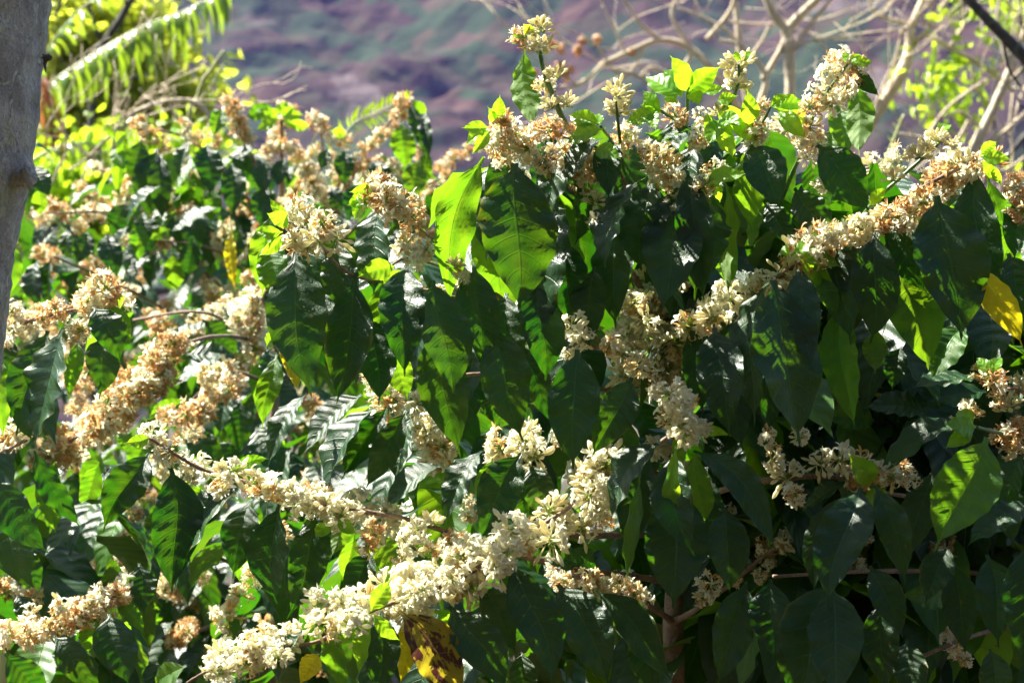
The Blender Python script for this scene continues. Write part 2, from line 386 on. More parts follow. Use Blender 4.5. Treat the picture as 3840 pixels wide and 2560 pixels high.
def cluster(kind, n, rad, updir=None, seed=0):
    VV = []; FF = []; CC = []; o = 0
    def add(V, F, C):
        nonlocal o
        VV.append(V); CC.append(C); FF.extend([tuple(i + o for i in f) for f in F]); o += len(V)
    for j in range(n):
        while True:
            d = rng.normal(0, 1, 3); d = unit(d)
            if updir is None:
                if d[2] > -0.6 or rng.random() < 0.35: break
            elif np.dot(d, [0, 0, 1]) > updir: break
        base = d * rad * rng.uniform(0.05, 0.25) + rng.normal(0, rad * 0.10, 3)
        q = rng.random()
        if kind == 'w': typ = 'bud' if q < 0.62 else 'open'
        elif kind == 'u': typ = 'bud' if q < 0.93 else 'open'
        elif kind == 'm': typ = 'bud' if q < 0.18 else ('open' if q < 0.46 else 'wilt')
        else: typ = 'open' if q < 0.15 else 'wilt'
        L = rad * rng.uniform(0.75, 1.05)
        if typ == 'bud':
            c2 = WHITE * rng.uniform(.9, 1.0) if (kind == 'w' and rng.random() < .7) else CREAM * rng.uniform(.9, 1.02)
            c1 = TAN * .6 + WHITE * .4 if rng.random() < 0.4 else CREAM
            V, F, C = f_bud(d, L, rad * rng.uniform(0.10, 0.155), c1, c2); add(V + base, F, C)
        else:
            Bs = basis(d); tl = L * (0.55 if typ == 'open' else 0.5)
            if typ == 'open': ct, cp, ce = WHITE, WHITE * rng.uniform(.9, 1), WHITE
            else:
                k = rng.random() if kind == 'b' else rng.random() * 0.95
                if kind == 'b': pal = BROWN * (0.7 + 0.6 * rng.random()) if k < .66 else TAN * rng.uniform(.8, 1.15) if k < .9 else WHITE * .9
                else: pal = BROWN * (0.8 + 0.6 * rng.random()) if k < .3 else TAN * rng.uniform(.9, 1.25) if k < .55 else WHITE * rng.uniform(.85, 1)
                ct, cp, ce = TAN, pal, pal * .8 + WHITE * .2
            ns = 4; V = []; 
            for h, r in ((0, .035), (.6, .045), (1, .09)):
                for k in range(ns):
                    a = 2 * math.pi * k / ns; V.append(Bs @ np.array([math.cos(a) * r * rad, math.sin(a) * r * rad, h * tl]))
            F = [(i * ns + k, i * ns + (k + 1) % ns, (i + 1) * ns + (k + 1) % ns, (i + 1) * ns + k) for i in range(2) for k in range(ns)]
            C = np.array([GREEN] * 4 + [ct] * 8); add(np.array(V) + base, F, C)
            tipp = base + Bs @ np.array([0, 0, tl]); a0 = rng.uniform(0, 6.28); npet = 5 if typ == 'open' else 4
            for k in range(npet):
                a = a0 + 2 * math.pi * k / npet + rng.normal(0, .25)
                rd = Bs @ np.array([math.cos(a), math.sin(a), 0]); ax = np.cross(d, rd)
                if typ == 'open': d0 = unit(d * 0.9 + rd * 0.7); cu = rng.uniform(0.8, 2.2); pl = L * rng.uniform(.45, .62); pw = rad * .145
                else: d0 = unit(d * 1.0 + rd * rng.uniform(.2, .9)); cu = rng.uniform(-1.5, 4.5); pl = L * rng.uniform(.4, .65); pw = rad * rng.uniform(.06, .12)
                V, F, C = f_strip(tipp, d0, ax + rng.normal(0, .25, 3), pl, pw, cu, cp, ce, n=5); add(V, F, C)
            for k in range(3):      # style / stamens that curl out
                dd = unit(d + rng.normal(0, .45, 3))
                V, F, C = f_strip(tipp, dd, rng.normal(0, 1, 3), L * .5, rad * .035, rng.uniform(-3, 3), ce, ce, n=5); add(V, F, C)
    # green bracts at the node
    for j in range(4):
        d = unit(rng.normal(0, 1, 3)); V, F, C = f_bud(d, rad * .3, rad * .09, GREEN, GREEN * 1.3); add(V, F, C)
    V = np.concatenate(VV); C = np.clip(np.concatenate(CC), 0, 0.9)
    return V, FF, C
TMPL = {}
for kd, cnt, n, up in (('w', 5, 24, None), ('u', 4, 26, 0.05), ('m', 6, 26, None), ('b', 5, 26, None)):
    TMPL[kd] = [cluster(kd, n, 0.0225, up) for _ in range(cnt)]
TME = {k: [make_mesh('blossom_cluster', V, F, M['blossom'], tint=C) for V, F, C in v] for k, v in TMPL.items()}
def blossom(x, y, d, kind, size, parent):
    i = rng.integers(len(TME[kind])); s = size * K * d / 0.045
    rot = (rng.uniform(-.4, .4), rng.uniform(-.4, .4), rng.uniform(0, 6.28)) if kind == 'u' else tuple(rng.uniform(0, 6.28, 3) * np.array([.25, .25, 1]))
    s *= 0.93
    return put('blossom_cluster', TME[kind][i], P(x, y, d), parent, rot, s)

# joined masses -----------------------------------------------------
LOW = [leaf_grid(1.0, rng.uniform(.36, .46), 12, 6, fold=R(rng.uniform(8, 26)), bulge=rng.uniform(.03, .12), side=rng.uniform(-.06, .06), wave=0.022, nw=4, quilt=0.0, twist=rng.uniform(-.6, .6), curl=rng.uniform(0, .15)) for _ in range(8)]
class Mass:
    def __init__(s): s.V = []; s.F = []; s.A = []; s.o = 0
    def leaf(s, B, T, nrm):
        V, F, luv = LOW[rng.integers(len(LOW))]; L = np.linalg.norm(T - B); F3 = frame(B, T, nrm)
        s.V.append((V * L) @ F3.T + B); s.F.append(F + s.o); l = luv.copy(); l[:, 2] = rng.random(); s.A.append(l); s.o += len(V)
    def flower(s, p, kind, sc):
        V, F, C = TMPL[kind][rng.integers(len(TMPL[kind]))]
        q = np.array(Matrix.Rotation(rng.uniform(0, 6.28), 3, 'Z') @ Matrix.Rotation(rng.uniform(-1, 1), 3, 'X'))
        s.V.append((V * sc) @ q.T + p); s.F.extend([tuple(i + s.o for i in f) for f in F]); s.A.append(C); s.o += len(V)
    def foliage(s, name, mat, parent, loc):
        if not s.V: return
        o = put(name, make_mesh(name, np.concatenate(s.V) - loc, np.concatenate(s.F), mat, luv=np.concatenate(s.A)), loc, parent); o['kind'] = 'stuff'; return o
    def flowers(s, name, parent, loc):
        if not s.V: return
        o = put(name, make_mesh(name, np.concatenate(s.V) - loc, s.F, M['blossom'], tint=np.concatenate(s.A)), loc, parent); o['kind'] = 'stuff'; return o

SHRUBS = []
# rows: base x,y  tip x,y (photo pixels of the place they grow at)  width  distance m  yaw  kind
MAIN_L = [
 # top centre
 (1930,612,1945,1168,310,2.10,-8,'d',0.0),(1815,588,1690,1172,165,2.14,-18,'g',0.13),(1815,690,1893,1262,190,2.24,-20,'g',0.05),
 (2080,700,2028,1290,250,2.18,10,'d'),(2040,650,2178,1192,95,2.14,35,'v',0.02),(2110,670,2190,1080,140,2.20,-30,'d'),
 (2305,840,2310,1236,140,2.20,30,'d',-.05),(2440,690,2405,1018,195,2.14,0,'d'),(2420,668,2270,1010,130,2.10,20,'s',0.05),
 (2540,700,2480,1172,215,2.13,5,'d',-.02),(2577,635,2640,1130,150,2.12,-5,'d'),(2650,690,2745,1100,140,2.16,0,'g'),
 (2722,690,2738,1120,62,2.13,40,'v'),(2790,660,2812,950,60,2.18,30,'v'),(2812,544,2930,790,155,2.10,0,'d'),
 (2862,475,2985,790,160,2.18,10,'u'),(3065,545,3262,792,195,2.10,-10,'s'),(3040,600,3110,790,115,2.2,0,'u'),
 (2980,705,3120,905,155,2.16,0,'d'),(2875,760,2955,925,115,2.2,0,'d'),(2620,488,2468,548,95,2.12,20,'s'),
 (2290,515,2283,748,108,2.12,0,'d'),(2262,520,2128,695,110,2.12,0,'s',0.05),(1966,186,2000,480,108,2.2,30,'v',-.10),
 (2190,520,2120,660,90,2.2,0,'g'),(2700,520,2560,720,110,2.2,0,'d'),(2420,500,2600,560,80,2.25,0,'g'),
 (3192,300,3222,585,108,2.16,10,'v'),(3205,245,3298,362,62,2.12,30,'d'),(3150,380,3170,600,100,2.22,0,'g'),
 (3220,300,3262,470,60,2.2,30,'d'),(3130,480,3100,640,90,2.24,0,'g'),
 (3665,632,3714,1160,175,2.12,0,'d'),(3640,700,3560,1010,120,2.2,10,'g'),(3510,735,3605,1278,290,2.08,-12,'d'),
 (3700,660,3830,1090,120,2.18,20,'g'),
 (3285,872,3262,1292,200,2.10,-35,'s',0.0),(3260,890,3120,1130,150,2.13,20,'d'),(3340,900,3482,1388,235,2.16,-10,'g'),
 (2898,1050,3000,1676,270,2.06,-28,'d',0.03),(2880,1060,2830,1600,150,2.12,20,'s'),(2800,1150,2900,1640,200,2.14,0,'d'),(2950,1170,2985,1655,195,2.16,5,'u'),
 (2990,1010,3052,1392,135,2.08,0,'d'),(3070,1040,3142,1185,85,2.11,0,'g'),(3160,1130,3205,1602,155,2.14,10,'g'),
 (3060,1350,2985,1545,60,2.09,40,'v'),
 (3290,1230,3280,1402,110,2.18,0,'v'),(3650,985,3835,1305,130,2.06,25,'y',-.06),(3380,1300,3345,1462,115,2.16,0,'d'),
 (3620,1230,3490,1425,150,2.2,10,'g'),(2680,1230,2735,1640,190,2.12,10,'d'),(2620,1180,2640,1560,150,2.2,0,'d'),(3780,950,3850,1262,160,2.12,0,'d'),
 (2720,1350,2790,1700,140,2.2,0,'d'),
 # middle
 (2240,1470,2280,1800,150,2.25,0,'d'),(2350,1560,2310,1880,150,2.27,0,'g'),(2200,1560,2210,1760,120,2.26,0,'s'),
 (1780,1000,1800,1385,165,2.12,10,'d'),(2010,1060,2045,1430,175,2.12,-10,'d'),(1900,1100,1885,1440,150,2.15,0,'d'),(2230,1000,2210,1300,140,2.14,10,'d'),(2120,900,2150,1230,170,2.15,0,'d'),(1400,1180,1420,1520,150,2.13,0,'d'),(1200,1080,1240,1420,150,2.14,0,'d'),
 (2165,1310,2150,1766,208,2.06,-6,'d'),(2370,1415,2220,1712,155,2.10,5,'d'),(1850,1225,1965,1662,198,2.10,-8,'d',.03),
 (1640,1225,1728,1716,205,2.12,0,'d',.04),(1620,1050,1700,1492,200,2.06,-22,'d',.02),(1527,1000,1518,1415,168,2.07,4,'d'),
 (1500,1005,1462,1395,110,2.12,30,'g',.12),(1480,1300,1530,1500,150,2.2,0,'v'),
 (1330,1045,1262,1516,192,2.08,8,'d'),(1105,950,1170,1492,225,2.06,-8,'d',.05),(1020,800,985,1110,120,2.2,10,'g'),(1010,900,1060,1150,120,2.16,20,'g'),
 (1030,1230,1118,1472,72,2.12,20,'z',.05),(1150,1000,1190,1400,130,2.12,10,'s'),(1037,1330,985,1612,95,2.16,10,'g'),
 (1150,1480,1005,1750,80,2.2,0,'s'),(1360,1480,1140,1700,100,2.22,0,'s',.05),(1405,1530,1215,1862,110,2.18,10,'s',.03),
 (1450,1530,1280,1800,120,2.2,10,'d'),(1525,1540,1372,1830,120,2.18,0,'d'),(1550,1560,1480,1800,90,2.2,10,'s'),
 (1655,1748,1435,1905,160,2.14,0,'s'),(1812,1690,1660,1972,105,2.12,0,'s',-.03),(1955,1700,1800,2030,175,2.12,0,'d',.04),
 (1990,1740,2062,1955,140,2.14,0,'d'),(1850,1720,1790,1905,95,2.18,0,'g'),(1330,2000,1285,2170,70,2.18,0,'g'),
 (1400,2070,1285,2270,165,2.16,0,'d'),(1380,2000,1525,2155,140,2.2,0,'v'),(1700,2090,1525,2165,75,2.10,-30,'g'),
 (2190,2120,2020,2065,95,2.16,0,'d'),(2130,2060,2240,2130,90,2.2,0,'d'),(1790,1500,1890,1590,90,2.25,0,'s'),(1960,1290,2080,1600,120,2.2,0,'d'),
 # left arm (flower bough with pale leaves)
 (560,1700,385,2002,155,2.16,0,'d'),(640,1755,645,2222,200,2.12,0,'d'),(920,1820,652,2226,115,2.10,0,'s',.03),
 (940,1880,872,2172,145,2.16,0,'d'),(1050,1890,1040,2266,172,2.10,0,'s'),(1190,1930,1075,2322,155,2.14,0,'d',-.05),
 (1170,1900,1225,2150,110,2.18,0,'d'),(700,1790,760,1990,100,2.2,0,'g'),(1290,1930,1240,2090,80,2.14,0,'v'),
 # right-centre clump
 (2600,1690,2912,2068,130,2.02,10,'d',-.13),(2545,1830,2525,2285,255,2.06,0,'d'),(2530,1690,2605,2085,165,2.03,20,'d',.08),
 (2475,1660,2290,1960,130,2.06,0,'s',.08),(2540,1660,2595,2072,62,2.0,35,'n',.08),(2400,1800,2352,2188,66,2.04,20,'g',-.03),
 (2610,1690,2640,1965,115,2.06,0,'g'),(2720,1900,2735,2222,170,2.08,0,'d'),(2440,1700,2330,2100,150,2.1,0,'d'),(2650,1750,2690,2150,150,2.12,0,'d'),
 # bottom
 (1918,2110,2070,2560,195,2.02,-10,'d',-.05),(2090,2190,2290,2590,200,2.06,0,'d',-.04),(2230,2215,2520,2550,150,2.08,0,'d',-.05),
 (1682,2272,1900,2590,190,2.0,0,'d',-.05),(1800,2200,1940,2455,130,2.06,0,'d'),(1850,2180,1960,2355,100,2.12,0,'s'),
 (1495,2290,1745,2620,200,1.98,0,'p',-.03),(1430,2290,1420,2620,150,1.99,10,'d'),(1370,2290,1275,2425,85,1.97,0,'n'),
 (1385,2300,1345,2530,70,1.96,20,'n'),(1400,2300,1500,2400,60,1.96,20,'n'),(1390,2290,1462,2170,75,1.98,20,'n'),
 (1135,2365,1050,2610,135,1.98,0,'s'),(985,2445,825,2425,75,2.02,0,'g'),(700,2495,580,2570,70,2.0,10,'g'),
 (1195,2450,1120,2570,110,2.06,0,'y'),(1250,2330,1290,2600,90,2.02,20,'g'),(1960,2440,1960,2660,120,2.1,0,'d'),(2380,2300,2450,2640,140,2.14,0,'d'),
 (1540,2300,1500,2560,90,2.04,0,'y'),
]
YOUNG = [ # bright new leaves
 (1850,450,1875,355,62,'n'),(1842,462,1828,400,30,'n'),(1830,480,1728,480,46,'n'),(1830,490,1745,545,46,'n'),(1835,492,1768,580,40,'n'),
 (2250,470,2130,430,56,'n'),(2260,485,2120,540,70,'n'),(2240,470,2245,425,30,'n'),(1965,130,1915,165,42,'n'),(1985,118,1962,90,24,'n'),
 (2575,345,2512,208,66,'n'),(2565,350,2485,262,66,'n'),(2560,360,2420,290,72,'n'),(2580,350,2705,250,92,'n'),(2590,345,2650,310,50,'n'),
 (2480,425,2410,340,60,'n'),(2470,420,2340,460,66,'n'),(2455,415,2460,490,34,'n'),(2480,410,2400,395,50,'N'),(2540,390,2500,330,50,'n'),
 (2690,390,2800,480,86,'n'),(2690,380,2770,360,60,'n'),(2640,350,2720,330,46,'n'),(2700,450,2650,550,62,'n'),(2720,450,2750,595,60,'n'),
 (2740,440,2840,545,66,'n'),(2700,440,2780,475,50,'n'),(2680,450,2640,490,40,'n'),(2590,350,2625,400,50,'n'),
 (2765,235,2756,188,28,'n'),(2775,235,2828,194,34,'n'),(2810,470,2800,330,60,'n'),
 (2900,400,3030,395,56,'n'),(2900,405,3030,470,66,'n'),(2920,420,3025,520,60,'n'),(2890,400,2960,360,40,'n'),
 (3190,235,3275,232,52,'n'),(3185,235,3230,205,28,'n'),(3160,220,3190,200,44,'n'),
 (2640,700,2805,650,56,'n'),(2660,660,2700,760,40,'n'),(2230,560,2330,600,60,'n'),
 (3680,590,3795,600,44,'n'),(3675,585,3738,530,44,'n'),(3680,600,3760,695,38,'n'),(3520,500,3567,468,40,'n'),(3260,770,3330,700,40,'n'),
 (2965,960,3140,905,50,'n'),(2960,965,2945,915,36,'n'),(3000,975,3130,1060,60,'n'),(2990,965,3150,1000,50,'n'),(3060,990,3100,1100,50,'n'),
 (1480,1000,1340,1040,70,'n'),(1500,1010,1440,1070,50,'n'),(1060,870,960,870,46,'n'),(1060,880,970,960,46,'n'),(1070,850,1010,740,40,'n'),(1080,855,1000,800,44,'n'),
 (1400,700,1310,720,44,'n'),(1400,720,1300,770,44,'n'),(1390,745,1330,830,50,'n'),(1360,700,1350,680,20,'n'),
 (2560,1620,2745,1635,44,'n'),(2550,1620,2560,1760,52,'n'),(2540,1600,2500,1640,40,'n'),(2100,1230,2080,1250,30,'n'),
 (1250,1960,1180,2010,50,'n'),(1260,1950,1340,2000,50,'n'),(560,1640,470,1660,56,'n'),(860,1770,1010,1720,50,'g'),
 (3260,1820,3180,1698,66,'n'),(3265,1830,3252,1972,58,'n'),(3270,1830,3310,1890,36,'n'),
 (1270,2300,1330,2230,36,'n'),(1000,1300,1060,1250,40,'n'),
]
for (a,b,c,e,wd,k) in YOUNG:
    MAIN_L.append((a,b,c,e,wd*1.1,2.1 if b<2200 else 2.0,rng.uniform(-25,25),k,rng.uniform(-.08,.08)))
BL = []
def run(pts, kinds, size, d, jit=12, step=None, out=None):
    """a run of blossom clusters along a bough"""
    tgt = BL if out is None else out
    pts = [np.array(p, float) for p in pts]
    step = step or size * 0.62
    for a, b in zip(pts[:-1], pts[1:]):
        n = max(1, int(round(np.linalg.norm(b - a) / step)))
        for i in range(n):
            q = a + (b - a) * (i / n)
            tgt.append((q[0] + rng.normal(0, jit), q[1] + rng.normal(0, jit), d + rng.uniform(-.03, .04), kinds[rng.integers(len(kinds))], size * rng.uniform(.85, 1.15)))
def one(l, d, out=None):
    for (x, y, k, s) in l: (BL if out is None else out).append((x, y, d + rng.uniform(-.02, .02), k, s))
one([(1880,465,'b',140),(1850,530,'m',150),(1930,500,'m',150),(1985,560,'m',150),(1900,590,'m',130),(2060,490,'b',150),(2110,570,'m',140),(2150,620,'m',130),
 (2045,600,'m',120),(2180,680,'m',130),(2230,640,'b',120),(2230,760,'w',110),(2250,840,'w',120),(2200,560,'m',110),(2150,500,'b',90)],2.12)
one([(2030,115,'u',120),(2022,190,'u',140),(1960,140,'b',110),(2085,290,'u',110),(2045,320,'m',100),(2065,400,'u',100),(2125,395,'u',100),
 (2310,360,'u',140),(2315,425,'u',140),(2770,255,'u',150),(2750,325,'u',150),(2700,430,'u',100)],2.10)
one([(2345,510,'b',130),(2330,560,'m',110),(2470,590,'m',150),(2510,640,'m',150),(2540,700,'m',130),(2430,560,'b',100),(2680,640,'m',110),(2640,700,'m',110),
 (2520,770,'m',120),(2860,400,'b',80),(2830,520,'m',130),(2840,470,'b',110),(2630,440,'m',90),(2620,520,'m',110),(2530,440,'b',120)],2.12)
one([(3150,215,'m',130),(3200,250,'b',110),(3120,280,'m',130),(3170,330,'m',130),(3080,350,'m',130),(3120,390,'w',120),(3040,400,'b',110),(3200,310,'b',90),
 (3040,480,'m',130),(3060,540,'m',110),(3010,520,'m',110),(3030,590,'w',90),(3080,700,'w',80)],2.10)
one([(3515,530,'u',120),(3445,590,'u',130),(3350,670,'u',120),(3480,560,'u',80),(3570,545,'u',80)],2.10)
run([(3700,590),(3560,650),(3440,730),(3350,780),(3200,880),(3080,930),(2980,990)],'mbm',165,2.12,22,68)
run([(3640,640),(3500,700)],'mb',150,2.14,20,70)
run([(2980,990),(2880,1060),(2780,1120),(2660,1180),(2570,1250)],'mmw',155,2.16,26,60)
run([(2990,1080),(3000,1240)],'wm',130,2.14,16,70)
one([(3820,700,'b',140),(3830,790,'b',120)],2.14)
# dense interior by the stem
for _ in range(46):
    a = rng.random(); BL.append((2330+rng.uniform(0,300), 1000+rng.uniform(0,460), 2.30+rng.uniform(-.06,.06), 'wmw'[rng.integers(3)], 130))
one([(2150,1230,'w',150),(2180,1275,'w',110),(2290,1290,'m',120),(2330,1330,'w',110),(2400,1370,'m',120),(2450,1430,'m',110),(2140,1330,'m',80)],2.12)
run([(1120,780),(1150,850),(1200,900),(1260,950),(1320,1020)],'mmw',150,2.10,16,62)
one([(1210,840,'m',130),(1100,900,'m',120),(1150,930,'m',110)],2.08)
run([(1400,720),(1490,780),(1560,840)],'bmm',150,2.10,20,60)
one([(1520,920,'m',120),(1560,965,'w',130),(1600,930,'m',90),(1710,1000,'u',90),(1730,1040,'m',80)],2.10)
run([(1400,1430),(1470,1480),(1550,1530),(1590,1620),(1640,1720),(1680,1760)],'wmw',150,2.26,20,70)
run([(1760,1880),(1760,1990)],'m',80,2.2,6,50)
run([(1880,1690),(1960,1680),(2040,1700),(2120,1720)],'wmw',150,2.18,22,60)
one([(2110,1640,'m',110),(1980,1620,'m',120),(1960,1330,'m',100),(1640,1100,'m',80),(1690,1220,'m',90)],2.24)
run([(2500,1480),(2540,1560),(2580,1640),(2590,1720)],'wmw',155,2.04,20,58)
one([(2620,1610,'w',120),(2640,1830,'m',100),(2500,1560,'m',110)],2.06)
one([(2900,1720,'m',120),(2950,1790,'w',150),(2980,1850,'m',110),(3080,1740,'w',130),(3150,1725,'w',140),(3220,1740,'m',140),(3240,1800,'b',130),
 (3300,1770,'m',130),(3340,1790,'m',120),(3180,1790,'b',110),(3390,1760,'b',90),(3420,1800,'m',80),(2880,1640,'m',90),(3000,1640,'w',90)],2.10)
run([(2270,1750),(2230,1820),(2160,1890),(2100,1930),(2040,1970)],'wwm',175,2.10,38,42)
run([(2280,1830),(2260,1920),(2170,1960)],'wm',140,2.12,20,60)
run([(2040,1980),(1960,2030),(1880,2060),(1800,2110),(1720,2150),(1640,2190),(1560,2220),(1480,2260),(1400,2290),(1320,2310)],'wwwm',180,2.02,34,52)
run([(1860,2140),(1760,2200),(1650,2250)],'wm',130,2.04,18,80)
run([(1250,2250),(1180,2270),(1130,2310)],'w',150,2.0,20,50)
run([(1350,2330),(1300,2420)],'w',120,2.0,20,60)
run([(1340,2290),(1240,2300),(1150,2330),(1070,2380),(980,2430),(880,2470),(760,2510)],'wwm',140,1.97,30,64)
run([(1900,2050),(1700,2150),(1500,2240),(1380,2290)],'wm',135,1.99,46,80)
run([(1050,2380),(980,2440),(900,2480),(820,2500),(740,2540)],'wwm',150,2.0,26,50)
one([(570,1640,'w',130),(640,1690,'m',140),(740,1750,'w',130),(720,1800,'w',70)],2.12)
run([(830,1790),(900,1780),(970,1800),(1050,1830),(1120,1870),(1200,1890),(1290,1910),(1380,1920),(1460,1930),(1530,1940)],'wwm',145,2.12,24,50)
one([(1400,2000,'b',130),(1380,2050,'b',100),(1540,2040,'w',140),(1560,1990,'w',110),(1620,1960,'u',110),(1690,2050,'b',130),(1730,2030,'m',110),(1620,2060,'m',120),(1510,2100,'m',80)],2.08)
run([(2080,2130),(2160,2180),(2240,2190),(2320,2210),(2400,2250),(2450,2280)],'mm',120,2.14,16,50)
one([(2660,2190,'m',120),(2640,2240,'m',90),(2760,2180,'m',60),(2870,2090,'m',100),(2940,2030,'m',120),(2850,2160,'m',70),(2860,2040,'m',80),(3230,2020,'m',90),(3215,2110,'m',80)],2.24)
for (x, y, dd, k, sz) in list(BL):
    if k != 'u' and 430 < y < 960 and not (x > 2900 and y < 600) and rng.random() < 0.42:
        ln = rng.uniform(270, 430); MAIN_L.append((x, y, x + rng.normal(0, 60), y + ln, ln * rng.uniform(.36, .44), dd + rng.uniform(.03, .09), rng.uniform(-35, 35), 'ddddsg'[rng.integers(6)]))
MAIN_B = [
 [(2535,1150,2.35,24),(2400,900,2.28,20),(2250,700,2.2,18),(2150,520,2.15,17),(2090,400,2.12,-24),(2035,250,2.10,-18),(2012,120,2.10,-10)],
 [(2520,1270,2.35,26),(2340,980,2.28,20),(2150,720,2.18,16),(1960,560,2.14,14),(1850,480,2.12,12)],
 [(2520,1380,2.35,22),(2100,1260,2.24,18),(1750,1130,2.18,16),(1450,1060,2.14,14),(1300,1020,2.11,12),(1180,900,2.1,12),(1080,830,2.1,10)],
 [(2100,1260,2.24,16),(1800,1060,2.2,14),(1600,880,2.14,12),(1420,740,2.1,10)],
 [(1900,1170,2.22,12),(1720,1030,2.16,10),(1540,970,2.11,10),(1460,1000,2.1,8)],
 [(2530,1540,2.36,18),(2480,1450,2.26,14),(2300,1310,2.16,12),(2160,1220,2.12,11)],
 [(2520,1430,2.36,20),(2200,1460,2.3,16),(1900,1400,2.26,14),(1600,1420,2.26,12),(1400,1420,2.26,10)],
 [(2535,1900,2.37,24),(2400,1740,2.24,18),(2500,1640,2.12,14),(2560,1580,2.08,12),(2560,1500,2.06,10)],
 [(2535,2000,2.37,30),(2310,2006,2.24,26),(2090,2015,2.12,22),(1900,2070,2.04,18),(1700,2180,2.02,16),(1500,2250,2.01,15),(1350,2310,2.0,14),(1200,2400,2.0,14),(1000,2440,2.0,12),(800,2505,2.0,12),(700,2560,2.0,10)],
 [(2535,1800,2.37,22),(2300,1740,2.22,18),(2150,1890,2.12,16),(1990,1990,2.05,14)],
 [(2530,2180,2.37,26),(2100,2120,2.24,22),(1850,2045,2.16,22),(1700,2000,2.13,20),(1500,1940,2.12,18),(1300,1905,2.12,16),(1050,1850,2.12,16),(900,1800,2.12,14),(740,1750,2.12,13),(560,1640,2.12,12)],
 [(2525,2330,2.36,26),(2430,2270,2.26,20),(2250,2195,2.16,16),(2080,2130,2.14,12)],
 [(2540,1900,2.37,28),(2700,1840,2.24,24),(2880,1800,2.14,24),(3080,1785,2.12,20),(3250,1805,2.11,14)],
 [(2540,1320,2.35,24),(2700,1170,2.24,20),(2900,1050,2.16,18),(3100,930,2.13,16),(3300,800,2.13,16),(3500,680,2.12,15),(3680,590,2.12,12)],
 [(3200,850,2.14,14),(3290,745,2.12,-13),(3430,620,2.11,-14),(3540,520,2.1,-10)],
 [(2560,900,2.37,20),(2850,850,2.26,18),(2985,620,2.14,15),(3040,460,2.12,-14),(3100,350,2.11,-13),(3180,240,2.1,-10)],
 [(2572,620,2.36,16),(2660,520,2.2,-12),(2760,340,2.11,-12),(2770,240,2.1,-8)],
 [(2590,700,2.36,16),(2750,560,2.2,13),(2850,470,2.12,10),(2890,400,2.1,-8)],
 [(2555,1000,2.36,18),(2540,760,2.22,14),(2520,620,2.13,10)],
 [(2400,900,2.28,14),(2340,640,2.16,12),(2320,480,2.11,-12),(2310,380,2.1,-8)],
 [(2340,980,2.28,14),(2330,620,2.18,12),(2250,470,2.12,-10)],
 [(2572,560,2.35,14),(2575,450,2.2,-14),(2580,345,2.12,-15),(2580,300,2.1,-8)],
 [(2572,560,2.35,14),(2560,470,2.2,-12),(2500,430,2.12,-12),(2470,410,2.1,-8)],
 [(2572,560,2.35,14),(2640,460,2.15,-12),(2700,400,2.11,-10)],
 [(2525,2330,2.36,26),(2600,2290,2.3,20),(2750,2180,2.24,16),(2900,2060,2.24,14),(3050,2000,2.26,12)],
 [(2400,900,2.28,14),(2350,700,2.14,12),(2250,560,2.12,10),(2050,500,2.12,8)],
]
SHRUBS.append(dict(label='large white-flowering coffee shrub with a brown stem and the tallest flower spike', 
 stem=[(2525,2700,2.37,84),(2525,2330,2.37,74),(2540,1900,2.38,50),(2535,1500,2.38,42),(2537,1200,2.37,36),(2560,900,2.37,27),(2572,620,2.36,18),(2574,540,2.35,13)],
 branches=MAIN_B, leaves=MAIN_L, blossoms=BL, fk='wmm',
 fill=[(1450,850,2250,1300,2.28,2.75,60,5,.15),(1750,600,2300,900,2.24,2.5,32,3,.14),(2650,600,3400,1000,2.26,2.7,60,3,.15),(2700,900,3500,1500,2.26,2.8,110,3,.16),(2500,1500,3400,2400,2.26,2.9,190,5,.17),(2300,650,2700,900,2.25,2.6,30,2,.14),(3400,700,3900,1200,2.28,2.7,50,3,.15),
  (1500,1400,2500,2400,2.4,2.9,70,8,.16),(2100,480,2900,700,2.25,2.5,22,4,.12),(900,1900,2300,2500,2.5,3.0,60,4,.16)]))

